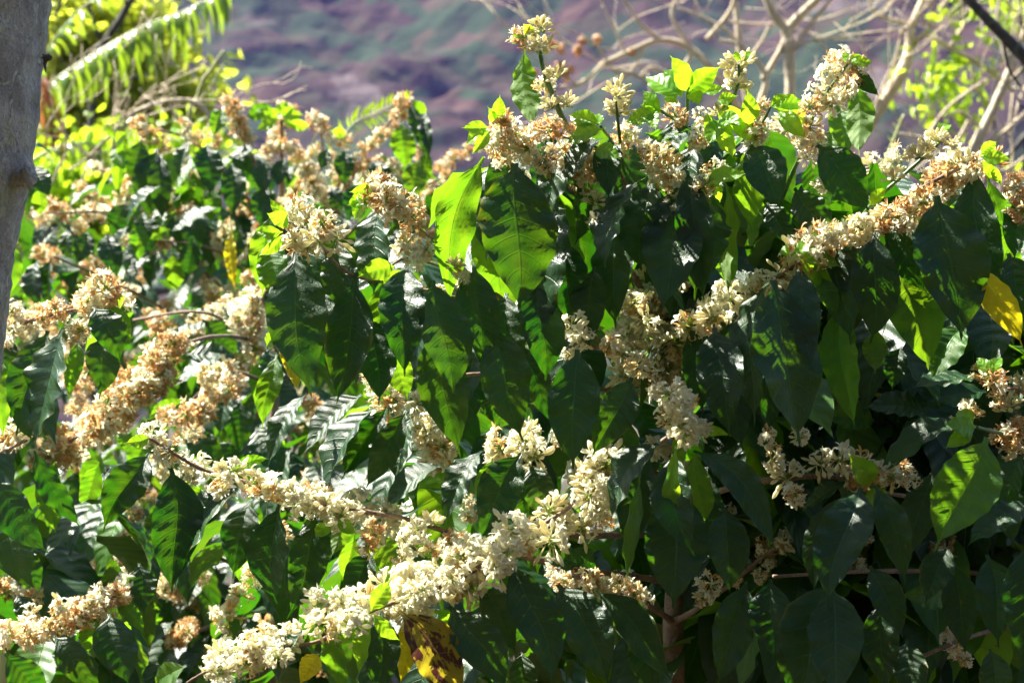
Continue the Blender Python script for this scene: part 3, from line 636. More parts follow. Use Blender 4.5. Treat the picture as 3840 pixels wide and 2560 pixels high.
RB = []
one([(3720,1430,'b',150),(3690,1400,'b',100),(3790,1530,'u',130),(3740,1500,'b',90),(3780,1640,'b',150),(3830,1600,'b',120),(3640,1540,'m',110),(3800,1690,'b',110),(3560,1590,'m',70),
 (3590,2420,'m',110),(3560,2390,'m',80),(3620,2470,'m',70)],2.16,RB)
run([(3840,1480),(3800,1560)],'mb',120,2.2,20,60,RB)
RL = [(3480,1560,3230,1530,130,2.2,0,'s'),(3700,1470,3390,1530,125,2.24,0,'s'),(3690,1420,3420,1455,70,2.2,20,'s'),(3460,1565,3380,1690,110,2.2,0,'d'),
 (3640,1590,3288,1785,95,2.1,0,'s'),(3280,1580,3090,1560,110,2.26,0,'g'),(3700,1640,3503,2068,250,2.02,-14,'g'),(3860,1880,3628,2046,115,2.06,0,'s'),
 (3230,1830,3105,2292,190,2.04,0,'d'),(3190,1840,3055,2240,115,2.07,0,'s',.1),(3280,1820,3395,2192,135,2.05,0,'d',-.06),(3170,1810,3000,1925,66,2.1,0,'s'),
 (3500,1760,3415,2100,155,2.12,0,'d'),(3560,2050,3470,2262,165,2.12,0,'d'),(3260,2120,3385,2392,135,2.08,0,'d'),(3110,2180,2995,2640,260,2.04,0,'d'),
 (3120,2200,3140,2640,210,2.02,0,'d'),(2800,2180,2690,2580,165,2.08,0,'d'),(2890,2170,2900,2490,180,2.06,0,'d'),(3700,2080,3745,2432,175,2.06,0,'d'),
 (3850,2030,3835,2560,190,2.02,0,'d'),(3560,2240,3365,2230,80,2.2,0,'g'),(3710,2430,3740,2660,205,2.02,0,'d'),(3750,1700,3800,2050,160,2.14,0,'d'),
 (3600,1750,3480,1990,150,2.16,0,'d'),(3400,2400,3420,2640,150,2.12,0,'d'),(3840,1700,3760,1960,120,2.1,0,'s'),(3740,1420,3660,1340,60,2.15,0,'n'),
 (3660,1600,3540,1590,64,2.06,0,'n'),(3650,1605,3545,1680,64,2.06,-20,'n'),(3650,1600,3590,1540,40,2.08,0,'n'),(3700,1420,3760,1340,40,2.15,0,'n'),
 (3000,2300,2960,2600,150,2.1,0,'d'),(3300,2250,3330,2600,160,2.12,0,'d'),(3560,2100,3620,2450,150,2.14,0,'d')]
SHRUBS.append(dict(label='shaded coffee shrub with dark drooping leaves filling the lower right corner',
 stem=[(4150,2700,2.4,70),(4120,2300,2.42,62),(4060,1800,2.42,48),(4030,1300,2.42,36),(4020,1000,2.42,24)],
 branches=[[(4050,1700,2.42,26),(3900,1640,2.26,20),(3760,1625,2.14,16),(3660,1600,2.08,-14)],[(4045,1500,2.42,20),(3900,1480,2.28,16),(3740,1440,2.16,12)],
  [(4110,2250,2.42,24),(3850,2330,2.3,18),(3690,2370,2.2,16),(3550,2420,2.16,15),(3395,2490,2.15,14)],[(4070,1900,2.42,24),(3700,1900,2.28,20),(3400,1860,2.16,16),(3200,1830,2.12,12)],
  [(4110,2200,2.42,24),(3700,2150,2.3,20),(3300,2140,2.2,16),(2900,2160,2.12,12)]],
 leaves=RL, blossoms=RB, fk='mmb',
 fill=[(3250,1450,3900,1900,2.3,2.9,70,5,.16),(2900,1800,3900,2450,2.25,2.9,190,6,.17),(3600,800,4100,1500,2.3,2.8,50,3,.16)]))

# near left shrub (stem just outside the picture)
LB = []
run([(420,1070),(380,1110),(320,1150),(290,1190)],'mmb',150,2.52,24,48,LB)
one([(300,1240,'m',110),(340,1180,'w',120),(210,1170,'b',110),(160,1190,'b',110)],2.52,LB)
run([(20,1180),(60,1230),(20,1280)],'m',130,2.52,24,50,LB)
run([(90,1640),(40,1680),(0,1720)],'mb',140,2.52,24,45,LB)
run([(440,2220),(370,2260),(300,2310),(210,2320),(130,2360),(50,2400),(0,2440)],'bbm',120,2.5,20,46,LB)
run([(190,1180),(20,1200)],'bm',100,2.54,16,60,LB)
run([(430,2230),(250,2310),(60,2400)],'mb',110,2.46,18,50,LB)
LL = [(235,1232,130,1682,195,2.45,0,'s',-.03),(350,1150,450,1362,165,2.45,0,'d'),(390,1140,490,1290,90,2.5,0,'g'),(180,1240,60,1640,170,2.52,0,'d'),(0,1330,12,1642,90,2.5,0,'g'),
 (400,1260,370,1500,130,2.56,0,'d'),(285,1270,260,1500,70,2.55,0,'g'),(430,1110,460,1140,40,2.5,0,'n'),(-20,1790,185,2075,150,2.45,0,'s',.05),(0,1890,112,2215,175,2.48,0,'d'),
 (130,1690,300,1975,105,2.46,0,'s',.03),(370,1730,300,1925,90,2.6,0,'g'),(410,2300,485,2580,165,2.42,0,'d'),(200,2380,395,2590,125,2.42,0,'s',.04),(20,2450,180,2620,150,2.4,0,'s'),
 (330,2300,332,2445,75,2.5,0,'g'),(440,2240,545,2380,70,2.5,0,'g'),(470,2230,485,2225,30,2.5,0,'n'),(150,1780,210,2000,100,2.55,0,'g'),(520,2110,540,2300,170,2.6,0,'d'),
 (60,2230,130,2350,120,2.55,0,'d'),(30,1250,0,1460,120,2.56,0,'d'),(210,1730,150,1900,100,2.56,0,'g'),(35,900,40,1120,110,2.7,0,'g'),(120,1650,70,1500,60,2.5,0,'s'),
 (300,2440,350,2600,120,2.5,0,'d'),(560,2480,620,2620,120,2.5,0,'d'),(40,2050,150,2220,140,2.52,0,'d')]
SHRUBS.append(dict(label='coffee shrub with tan wilted blossom boughs at the left edge beside the lichened trunk',
 stem=[(-320,2900,2.7,60),(-300,2300,2.7,54),(-280,1700,2.7,44),(-260,1200,2.7,30)],
 branches=[[(-270,1350,2.7,22),(-50,1260,2.6,18),(150,1190,2.53,15),(320,1150,2.52,12),(430,1085,2.52,9)],[(-280,1700,2.7,20),(-80,1720,2.58,16),(100,1650,2.52,10)],
  [(-300,2350,2.7,24),(-50,2430,2.56,18),(120,2360,2.5,15),(300,2300,2.5,13),(450,2225,2.5,10)]],
 leaves=LL, blossoms=LB, fk='mbb', fill=[(-200,1250,120,1700,2.6,3.0,14,2,.15),(-200,1750,500,2500,2.6,3.1,60,4,.15)]))

# middle-left shrub, out of focus, long tan boughs
CB = []
run([(660,1310),(560,1400),(500,1460),(430,1540),(360,1610),(250,1690),(140,1740)],'bbm',120,2.8,28,22,CB)
run([(600,1400),(500,1500),(420,1600)],'b',120,2.82,24,26,CB)
run([(860,1400),(780,1450),(700,1540),(640,1580)],'bm',115,3.0,34,26,CB)
run([(420,1280),(330,1400),(230,1500)],'b',100,2.9,24,40,CB)
run([(980,1120),(900,1170),(960,1240),(1000,1330)],'bm',110,3.2,30,34,CB)
run([(400,1560),(250,1650)],'b',110,3.25,30,40,CB)
run([(700,1300),(560,1240),(500,1200)],'b',90,3.3,30,50,CB)
run([(330,1500),(220,1540)],'b',90,3.3,30,50,CB)
run([(640,2420),(720,2360),(780,2330)],'b',90,3.1,26,34,CB)
run([(860,2330),(960,2200)],'b',90,3.2,30,60,CB)
run([(250,2080),(380,2120),(480,2080),(540,2010)],'b',90,3.2,30,50,CB)
CL = [(880,1440,820,1640,110,3.1,0,'s'),(850,1330,650,1450,110,3.1,0,'s'),(700,1330,910,1360,90,3.1,0,'s'),(760,1200,900,1330,110,3.2,0,'s'),
 (640,1330,800,1200,100,3.3,0,'s'),(700,1600,840,1780,110,3.1,0,'d'),(760,1600,760,1780,100,3.1,0,'g'),
 (700,1500,560,1560,70,3.1,0,'g'),(460,1600,480,1700,60,3.2,0,'g'),(900,1500,900,1700,120,3.2,0,'d'),(800,1650,950,1850,120,3.2,0,'d'),(560,1650,480,1800,90,3.2,0,'g'),
 (380,1700,300,1850,100,3.2,0,'g'),(420,1890,430,2080,70,3.1,0,'g'),(380,1900,340,2060,80,3.1,0,'g'),(650,2330,560,2420,90,3.1,0,'s'),(900,2350,1010,2390,80,3.1,0,'s'),(590,2050,540,2200,110,3.1,0,'d'),
 (1000,1300,1030,1500,100,3.0,0,'d'),(960,1600,1060,1800,120,3.1,0,'d')]
SHRUBS.append(dict(label='coffee shrub with long tan flowering boughs behind the pale-leaved bough, left of centre',
 stem=[(1000,3000,3.3,60),(1010,2500,3.3,52),(1020,2000,3.3,44),(1030,1500,3.3,34),(1040,1200,3.3,22)],
 branches=[[(1035,1300,3.3,16),(850,1260,3.1,14),(660,1310,2.86,12),(450,1520,2.8,11),(140,1740,2.8,9)],[(1030,1450,3.3,16),(850,1400,3.2,12),(650,1570,3.2,9)],
  [(1030,1400,3.3,16),(800,1180,3.2,12),(500,1200,3.3,9)],[(1040,1200,3.3,14),(980,1120,3.2,10)],[(1010,2400,3.3,20),(850,2330,3.2,14),(640,2420,3.1,10)],[(1015,2200,3.3,18),(700,2050,3.2,14),(250,2080,3.2,10)]],
 leaves=CL, blossoms=CB, fk='bbm', fill=[(300,1150,1150,1700,3.5,3.9,50,10,.14),(250,1700,1300,2500,3.2,3.8,190,22,.15),(1050,1500,2000,2300,3.1,3.7,90,10,.15)]))

# back shrub against the hillside
EB = []
one([(865,385,'b',100),(880,430,'b',110),(895,470,'b',90),(520,475,'b',100),(560,510,'b',95),(610,545,'b',80),(690,480,'m',85),(740,520,'b',75),(800,525,'b',80),(910,500,'b',80),(930,520,'m',70),
 (1060,400,'m',60),(1180,450,'b',90),(1210,470,'b',80),(1250,520,'m',80),(1290,530,'b',80),(1100,560,'m',80),(1050,545,'b',80),(1180,590,'m',100),(1150,640,'m',90),(1170,680,'m',90),(1240,610,'m',80),(1260,650,'m',80),
 (1510,380,'b',90),(1520,415,'b',90),(1490,440,'b',80),(1470,480,'b',70),(1430,510,'b',80),(1400,540,'b',70),(1360,560,'b',60),(1330,620,'b',110),(1300,650,'b',90),(1380,630,'b',90),(1280,690,'m',90),(1480,620,'m',70),(1500,650,'m',60),
 (1400,680,'m',90),(1180,720,'m',100),(1240,740,'m',90),(1020,560,'b',70),(640,700,'b',60),(1580,560,'m',60),(1670,660,'b',70),(1620,700,'b',60),(1250,800,'b',80),(900,700,'b',80),(620,760,'m',90),(700,800,'b',90),(560,780,'m',80),
 (190,780,'b',100),(240,800,'b',90),(330,790,'m',90),(390,800,'m',90),(300,850,'b',80),(150,820,'m',80),(210,960,'b',90),(160,950,'b',90),(360,1000,'b',80),(330,1020,'b',70),(600,910,'b',90),(830,900,'m',90),(840,960,'m',90),(850,860,'m',80),
 (740,1010,'b',80),(620,1150,'b',80),(560,1180,'b',70),(660,1190,'b',80),(800,1110,'b',90),(870,1090,'m',80),(770,1060,'b',70),(470,900,'m',70),(900,950,'m',80),(960,900,'m',80)],3.95,EB)
EL = [(530,525,500,692,88,3.9,0,'d'),(590,560,555,832,140,3.9,0,'d'),(610,580,605,840,95,3.88,0,'d'),(468,490,446,752,60,3.95,0,'g'),(710,530,680,682,92,3.9,0,'s'),(778,540,785,742,104,3.9,0,'d'),
 (870,612,875,822,95,3.9,0,'d'),(655,675,640,765,60,4.0,0,'g'),(705,660,690,775,66,4.0,0,'g'),(790,710,790,845,115,4.0,0,'g'),(840,480,800,405,56,3.95,0,'g'),(835,410,800,520,60,3.95,0,'g'),(925,440,1020,395,66,3.95,0,'g'),
 (965,560,842,602,66,3.9,0,'s'),(990,610,990,735,95,3.9,0,'d'),(1070,590,1040,705,60,3.9,0,'d'),(1110,615,1080,695,66,3.88,0,'s'),(1510,460,1520,645,104,3.9,0,'g'),(1540,385,1605,612,66,3.92,0,'d'),(1545,375,1600,430,50,3.95,0,'g'),
 (1570,600,1545,765,104,3.9,0,'g'),(1600,560,1600,700,60,3.95,0,'g'),(110,548,205,590,44,3.6,0,'s'),(130,620,190,745,92,3.6,0,'d'),(150,700,145,815,60,3.65,0,'g'),(110,640,100,820,60,3.7,0,'d'),
 (480,850,432,1010,60,3.8,0,'s'),(530,835,520,985,76,3.8,0,'g'),(145,975,150,1165,86,3.7,0,'s'),(195,970,192,1165,86,3.68,0,'s'),(595,940,570,1095,80,3.8,0,'s'),(650,950,660,1100,100,3.85,0,'g'),(730,900,700,1050,110,3.85,0,'d'),
 (870,860,882,1095,50,3.7,0,'y'),(1000,700,980,860,110,3.9,0,'d'),(1230,560,1200,640,70,3.9,0,'d'),(1300,560,1290,700,80,3.9,0,'d'),(1400,600,1450,740,90,3.9,0,'d'),(1350,690,1300,830,100,3.8,0,'d'),(1150,740,1120,880,90,3.85,0,'d'),
 (1240,700,1290,800,80,3.8,0,'s'),(820,780,640,870,90,3.8,0,'s'),(600,700,470,860,100,3.8,0,'s'),(470,760,420,900,90,3.85,0,'d'),(540,800,560,960,90,3.9,0,'d'),(700,790,740,960,100,3.9,0,'d'),(900,850,860,1000,100,3.9,0,'d'),
 (400,880,440,1050,90,3.8,0,'d'),(330,870,280,1000,80,3.8,0,'d'),(250,860,280,980,70,3.8,0,'s'),(780,1000,700,1120,90,3.8,0,'s'),(640,860,560,900,70,3.8,0,'g'),(560,960,480,1080,90,3.8,0,'s'),(420,560,470,640,60,3.95,0,'g'),
 (1600,420,1610,600,50,3.9,20,'d'),(640,590,650,700,70,3.95,0,'g'),(750,560,740,640,60,3.95,0,'g'),(900,560,930,680,80,3.95,0,'d')]
for (a,b,c,e,wd) in [(1040,440,1000,400,40),(1050,430,1040,385,36),(1060,440,1110,400,44),(1070,440,1140,430,40),(1050,450,970,440,44),(1060,450,1110,490,44),(1040,460,960,490,40),(1080,460,1160,470,36),(1060,430,1075,375,30),
   (480,500,430,540,40),(690,480,640,480,40),(1000,430,960,410,36),(1530,370,1525,335,22),(400,470,430,520,36),(1240,490,1300,500,40)]:
    EL.append((a,b,c,e,wd*1.2,3.92,rng.uniform(-20,20),'n'))
SHRUBS.append(dict(label='sunlit coffee shrub with orange-brown blossom standing against the hillside behind',
 stem=[(1060,3200,4.1,60),(1060,2200,4.1,50),(1060,1400,4.1,38),(1058,900,4.1,26),(1056,600,4.05,18),(1056,450,3.95,12)],
 branches=[[(1058,1000,4.1,16),(900,700,4.05,13),(700,520,4.0,10),(500,480,3.95,8)],[(1057,800,4.1,14),(950,600,4.0,11),(880,400,3.95,7)],[(1058,1000,4.1,15),(1250,800,4.05,12),(1380,560,3.97,9),(1520,390,3.95,7)],
  [(1057,850,4.1,14),(1200,640,4.0,10),(1200,460,3.95,7)],[(1060,1300,4.1,16),(800,1050,4.0,12),(500,820,3.9,9),(180,800,3.7,7)],[(1060,1200,4.1,16),(850,960,3.95,10),(600,900,3.85,7)],
  [(1060,1500,4.1,16),(600,1150,3.9,12),(200,960,3.75,8)],[(1060,1100,4.1,14),(1400,800,4.0,11),(1650,670,3.95,7)],[(1060,900,4.1,12),(1300,720,4.0,9),(1560,580,3.95,6)]],
 leaves=EL, blossoms=EB, fk='bbm', fill=[(420,560,1640,800,4.0,4.4,110,12,.12),(60,780,1650,1400,4.0,4.9,300,42,.14)]))

SHRUBS.append(dict(label='blurred coffee shrub glimpsed behind the big drooping leaves, right of the centre stem',
 stem=[(3200,3800,5.6,50),(3200,2000,5.6,40),(3200,1000,5.6,24)],
 branches=[[(3200,1500,5.6,12),(2800,1200,5.5,8)],[(3200,1300,5.6,12),(3600,1000,5.5,8)]],
 leaves=[], blossoms=[], fk='wmb', fill=[(1800,850,4000,2600,4.6,6.2,520,60,.16),(1000,900,1900,2200,4.9,5.6,200,20,.16),(-300,800,2000,2300,5.6,6.8,420,40,.18),(3900,1000,5600,2600,4.4,6.0,220,22,.17),(-1500,900,-200,2400,4.6,6.4,160,14,.17)]))


# ------------------------------------------------------------------ render shrubs
def seg_near(p, poly):
    best = 1e9; bp = None
    for a, b in zip(poly[:-1], poly[1:]):
        ab = b - a; t = np.clip(np.dot(p - a, ab) / max(1e-9, np.dot(ab, ab)), 0, 1); q = a + ab * t; dd = np.linalg.norm(p - q)
        if dd < best: best = dd; bp = q
    return best, bp
def build_shrub(S):
    stem = [P(*q[:3]) for q in S['stem']]
    base = stem[0].copy(); base[2] = 0
    root = thing('coffee_shrub', base, S['label'], 'shrub', None)
    pts = [base + np.array([0, 0, -0.02])] + stem
    wid = [S['stem'][0][3] * 1.25] + [q[3] for q in S['stem']]
    rad = [wpx / 2 * K * q[2] for wpx, q in zip(wid, [S['stem'][0]] + S['stem'])]
    mb = MB(); mb.tube(pts, rad, 12, 10, wob=0.05); mb.obj('stem', M['coffee_bark'], root, base)
    branches = []
    for br in S['branches']:
        p = [P(*q[:3]) for q in br]; r = [q[3] / 2 * K * q[2] for q in br]
        green = min(q[3] for q in br) < 0
        r = [abs(x) for x in r]
        mb = MB(); mb.tube(p, r, 9, 9, knots=0.25)
        o = mb.obj('branch', M['green_stem'] if green else M['coffee_bark'], root, p[0])
        sp, _ = spline(p, r, 4); branches.append((o, sp))
    def owner(p):
        return min(branches, key=lambda b: seg_near(p, b[1])[0])[0] if branches else root
    for row in S['leaves']:
        hero_leaf(row, owner(P(row[0], row[1], row[5])))
    for (x, y, d, kd, size) in S['blossoms']:
        blossom(x, y, d, kd, size, owner(P(x, y, d)))
    f1 = Mass(); f2 = Mass(); fl = Mass()
    for (x0, y0, x1, y1, d0, d1, nl, nf, ln) in S.get('fill', []):
        for _ in range(nl):
            x, y, d = rng.uniform(x0, x1), rng.uniform(y0, y1), rng.uniform(d0, d1)
            B = P(x, y, d); L = ln * rng.uniform(.75, 1.2); a = rng.uniform(0, 6.28); h = rng.uniform(.15, 1.0)
            dr = unit(np.array([math.cos(a) * h, math.sin(a) * h, -1.0 + rng.uniform(0, .7)])); out = np.array([math.cos(a), math.sin(a), .5 + rng.random()])
            (f1 if rng.random() < .88 else f2).leaf(B, B + dr * L, out)
        for _ in range(nf):
            # short runs of clusters along an unseen twig
            x, y, d = rng.uniform(x0, x1), rng.uniform(y0, y1), rng.uniform(d0, d1)
            p = P(x, y, d); dr = unit(np.array([rng.normal(), rng.normal() * .5, rng.normal() * .5 + .3]))
            for k in range(rng.integers(2, 6)):
                fl.flower(p + dr * 0.034 * k, S['fk'][rng.integers(len(S['fk']))], rng.uniform(.75, 1.1))
    f1.foliage('foliage', M['mature'], root, base); f2.foliage('foliage', M['mid'], root, base); fl.flowers('blossoms', root, base)
    return root
for S in SHRUBS: build_shrub(S)

# ------------------------------------------------------------------ terrain, hillside
def fbm(x, y, sc, oc=5, seed=0):
    r = np.random.default_rng(seed); out = 0; amp = 1
    for k in range(oc):
        a = r.uniform(0, 6.28, 6); f = 2 ** k / sc
        out = out + amp * (np.sin(x * f * 1.3 + a[0] + 1.7 * np.sin(y * f * .9 + a[1])) * np.sin(y * f * 1.1 + a[2] + 1.5 * np.sin(x * f * .7 + a[3]))); amp *= .52
    return out
def sheet(name, xs, ys, hf, mat):
    X, Y = np.meshgrid(xs, ys); Z = hf(X, Y); V = np.stack([X, Y, Z], -1).reshape(-1, 3); nx = len(xs); ny = len(ys)
    i = np.arange(ny - 1)[:, None] * nx + np.arange(nx - 1)[None, :]
    F = np.stack([i, i + 1, i + nx + 1, i + nx], -1).reshape(-1, 4)
    o = put(name, make_mesh(name, V, F, mat), (0, 0, 0)); o['kind'] = 'structure'; return o
g = N('soil'); n1 = g.noise(g.pos(), 3, 6, .65); n2 = g.noise(g.pos(), 40, 4, .7)
c = g.mix(g.ramp(n1, .35, .65), (0.022, 0.020, 0.012), (0.055, 0.042, 0.024)); c = g.mix(g.math('MULTIPLY', g.ramp(n2, .5, .7), .6), c, (0.09, 0.065, 0.03))
pr = g.n('BsdfPrincipled'); g.l(c, pr.inputs['Base Color']); pr.inputs['Roughness'].default_value = .95; g.l(g.bump(n2, .8, .02), pr.inputs['Normal']); g.l(pr.outputs[0], g.out.inputs[0]); M['soil'] = g.m
def hground(X, Y):
    z = 0.03 * fbm(X, Y, 1.2, 4, 3)
    z = z + 0.95 * np.clip(-2.5 - Y, 0, 40) * np.clip((-2.5 - Y) / 3, 0, 1)      # rise added behind the viewer, out of view, to cut sky light there
    t = np.clip((Y - 14) / 120, 0, 1); z = z - 75 * t * t * (3 - 2 * t)
    return z
ys = np.concatenate([np.linspace(-25, 14, 80), 14 + (np.linspace(0, 1, 40)[1:] ** 1.5) * 260])
sheet('ground', np.linspace(-320, 320, 161), ys, hground, M['soil'])
h = N('hillside_scrub'); p = h.pos(); mp = h.n('Mapping'); mp.inputs['Scale'].default_value = (1, 1, 1.2); h.l(p, mp.inputs[0]); q = mp.outputs[0]
a1 = h.noise(q, .012, 4, .6, .8); a2 = h.noise(q, .05, 5, .7); a3 = h.noise(q, .28, 3, .6); vo = h.n('TexVoronoi'); vo.inputs['Scale'].default_value = .13; h.l(q, vo.inputs['Vector'])
scv = h.n('SeparateColor'); h.l(vo.outputs['Color'], scv.inputs[0])
c = h.mix(h.ramp(a2, .42, .62), (0.036, 0.024, 0.023), (0.062, 0.042, 0.036))
gm = h.ramp(h.math('ADD', h.math('MULTIPLY', a1, .75), h.math('MULTIPLY', scv.outputs[0], .22)), .44, .53)
c = h.mix(gm, c, h.mix(a3, (0.016, 0.032, 0.018), (0.036, 0.056, 0.026)))
c = h.mix(h.math('MULTIPLY', h.ramp(scv.outputs[1], .6, .9), .45), c, (0.09, 0.05, 0.04))
sv = h.ramp(h.noise(q, .02, 3, .6, 1.5), .62, .68); c = h.mix(h.math('MULTIPLY', sv, .6), c, (0.14, 0.115, 0.11))
pr = h.n('BsdfPrincipled'); h.l(c, pr.inputs['Base Color']); pr.inputs['Roughness'].default_value = 1.0; pr.inputs['Specular IOR Level'].default_value = .1
hh = h.math('ADD', h.math('MULTIPLY', vo.outputs['Distance'], -.6), h.math('MULTIPLY', a3, .8)); h.l(h.bump(hh, .7, 2.0), pr.inputs['Normal']); h.l(pr.outputs[0], h.out.inputs[0]); M['hill'] = h.m
def hhill(X, Y):
    t = (Y - 260) / 640
    z = -78 + 290 * np.clip(t, 0, 0.8) ** 0.95 + 14 * fbm(X, Y, 130, 3, 5) * np.clip(t * 3, 0, 1) + 5 * fbm(X, Y, 22, 3, 9) * np.clip(t * 5, 0, 1) + X * 0.05
    bl = np.abs(np.sin(X / 3.3 + 1.3 * np.sin(Y / 5.1)) * np.sin(Y / 3.7 + 1.1 * np.sin(X / 4.3)))
    return z + 1.5 * bl * np.clip(t * 6, 0, 1)
sheet('hillside', np.linspace(-420, 420, 421), np.linspace(255, 850, 330), hhill, M['hill'])

# haze
hz = bpy.data.materials.new('air'); hz.use_nodes = True; tn = hz.node_tree; tn.nodes.clear()
out = tn.nodes.new('ShaderNodeOutputMaterial'); pv = tn.nodes.new('ShaderNodeVolumePrincipled')
pv.inputs['Color'].default_value = (0.085, 0.088, 0.31, 1); pv.inputs['Density'].default_value = HAZE; pv.inputs['Anisotropy'].default_value = 0.35
tn.links.new(pv.outputs[0], out.inputs['Volume'])
x0, x1, y0, y1, z0, z1 = -480, 480, -40, 880, -125, 215
V = [(x, y, z) for z in (z0, z1) for y in (y0, y1) for x in (x0, x1)]
F = [(0, 2, 3, 1), (4, 5, 7, 6), (0, 1, 5, 4), (2, 6, 7, 3), (0, 4, 6, 2), (1, 3, 7, 5)]
o = put('haze', make_mesh('haze', V, F, hz, smooth=False), (0, 0, 0)); o['kind'] = 'stuff'

# ------------------------------------------------------------------ near trunk with lichen
def leafcard(s, n=1):
    # one small pointed folded leaf
    V = np.array([(0, 0, 0), (.28, .35, .08), (.2, .75, .05), (0, 1.0, -.04), (-.2, .75, .05), (-.28, .35, .08), (0, .5, -.02)]) * s
    F = [(0, 1, 6), (1, 2, 6), (2, 3, 6), (3, 4, 6), (4, 5, 6), (5, 0, 6)]
    return V, np.array(F)
M['sky_block_leaf'] = plain('sky_block_crown_leaf', (0.03, 0.06, 0.02), 0.5, 0.2, (0.06, 0.14, 0.01))  # leaves of the added, unseen crown that blocks sky light
def lichen_trunk():
    ed = [(-400, 215), (0, 186), (230, 160), (330, 140), (440, 125), (570, 110), (680, 110), (750, 90), (850, 65), (950, 45), (1050, 30), (1170, 15), (1280, 3), (1600, -45), (2200, -160), (3200, -380), (4300, -560)]
    D = 1.95; rad = 0.105
    root_xy = None; rings = []; ns = 72
    yy = np.linspace(-8000, 4300, 420); ex = np.interp(yy, [e[0] for e in ed], [e[1] for e in ed]); ex = np.where(yy < -400, 215 + (-400 - yy) * .02, ex)
    ex = np.convolve(np.pad(ex, 4, 'edge'), np.ones(9) / 9, 'valid')
    cen = []
    for y, x in zip(yy, ex):
        r = rad * (1 - .00002 * (3600 - y)); c = P(x, y, D); c[0] -= r; cen.append((c, r))
    base = cen[-1][0].copy(); base = base.copy(); base[2] = 0
    root = thing('tree', base, 'thick grey-mauve tree trunk spotted with pale lichen along the left edge', 'tree')
    V = []; 
    for i, ((c, r), y) in enumerate(zip(cen, yy)):
        for k in range(ns):
            a = 2 * math.pi * k / ns
            rr = r * (1 + .012 * math.sin(3 * a + i * .06) + .010 * math.sin(7 * a + i * .15 + 1) + .006 * math.sin(17 * a + i * .31) + .009 * rng.normal())
            V.append(c + np.array([math.cos(a), math.sin(a), 0]) * rr)
    V = np.array(V); 
    # two knots on the right-hand flank and one old scar
    for (kx, ky, amp, sg) in ((112, 655, .012, .017), (135, 430, .006, .027), (120, 250, -.003, .025)):
        kp = P(kx, ky, D - .01); dd = np.linalg.norm(V - kp, axis=1); wgt = np.exp(-(dd / sg) ** 2) * amp
        ci = np.array([c for c, r in cen])[np.repeat(np.arange(len(yy)), ns)]; nd = V - ci; nd[:, 2] = 0; nd /= np.linalg.norm(nd, axis=1)[:, None]; V += nd * wgt[:, None]
    n = len(yy); F = [(i * ns + k, i * ns + (k + 1) % ns, (i + 1) * ns + (k + 1) % ns, (i + 1) * ns + k) for i in range(n - 1) for k in range(ns)]
    F.append(tuple(range(ns - 1, -1, -1)))
    t = put('trunk', make_mesh('trunk', V - base, F, M['lichen_bark']), base, root)
    # broken knot stub
    kp = P(108, 660, D - .02); mb = MB(); mb.tube([kp + [-.015, 0, 0], kp + [.001, -.004, -.002], kp + [.007, -.006, -.006]], [.013, .008, .004], 10, 5, wob=.2)
    mb.tube([kp + [.0, -.012, .006], kp + [.006, -.018, -.012]], [.006, .003], 6, 3); mb.obj('knot', M['lichen_bark'], root, kp)
lichen_trunk()
def sky_block_crown():
    # limbs and crown added out of view, above and behind, to block sky light
    root = bpy.data.objects['tree']; b = WP['tree']; top = P(365, -7900, 1.95) - [.105, 0, 0]
    for e in ((-3, -2.5, 5.2), (1.5, -2.2, 5.0), (2.8, -.4, 5.1), (-.5, -4, 5.0), (.6, -.8, 4.9)):
        e = np.array(e, float); mid = (top + e) / 2 + np.array([0, 0, .35]); st = top + np.array([0, 0, -.15]); mb = MB(); mb.tube([st, mid, e], [.07, .05, .02], 8, 6); mb.obj('limb', M['lichen_bark'], root, st)
    Vb, Fb = leafcard(1.0); VV = []; FF = []; o = 0
    for k in range(6500):
        p = np.array([rng.uniform(-4, 4.2), rng.uniform(-5, .7), rng.uniform(3.9, 5.8)])
        q = np.array(Matrix.Rotation(rng.uniform(0, 6.28), 3, 'Z') @ Matrix.Rotation(rng.uniform(-.9, .6), 3, 'X')); VV.append((Vb * rng.uniform(.10, .2)) @ q.T + p); FF.append(Fb + o); o += 7
    V = np.concatenate(VV); put('crown', make_mesh('crown', V - b, np.concatenate(FF), M['sky_block_leaf'], luv=np.tile([0.3, .5, .5], (len(V), 1))), b, root)
sky_block_crown()
# dark seed husk hanging on a thread by the trunk
mb = MB(); hk = P(172, 220, 1.93)
mb.tube([P(158, 205, 1.93), P(165, 207, 1.93), P(171, 212, 1.93)], [.0006, .0006, .001], 5, 3)
mb.tube([P(172, 206, 1.93), P(175, 216, 1.93), P(173, 228, 1.93)], [.002, .0065, .002], 8, 4, wob=.2); mb.tube([P(171, 228, 1.93), P(169, 240, 1.93), P(170, 256, 1.93), P(173, 272, 1.93)], [.0022, .002, .0014, .0005], 6, 4)
mb.tube([P(163, 214, 1.93), P(162, 226, 1.93)], [.0008, .0005], 5, 3)
tag(mb.obj('seed_husk', M['bark_dark'], None, hk), 'small black seed husk clinging to the edge of the lichened trunk', 'seed husk')

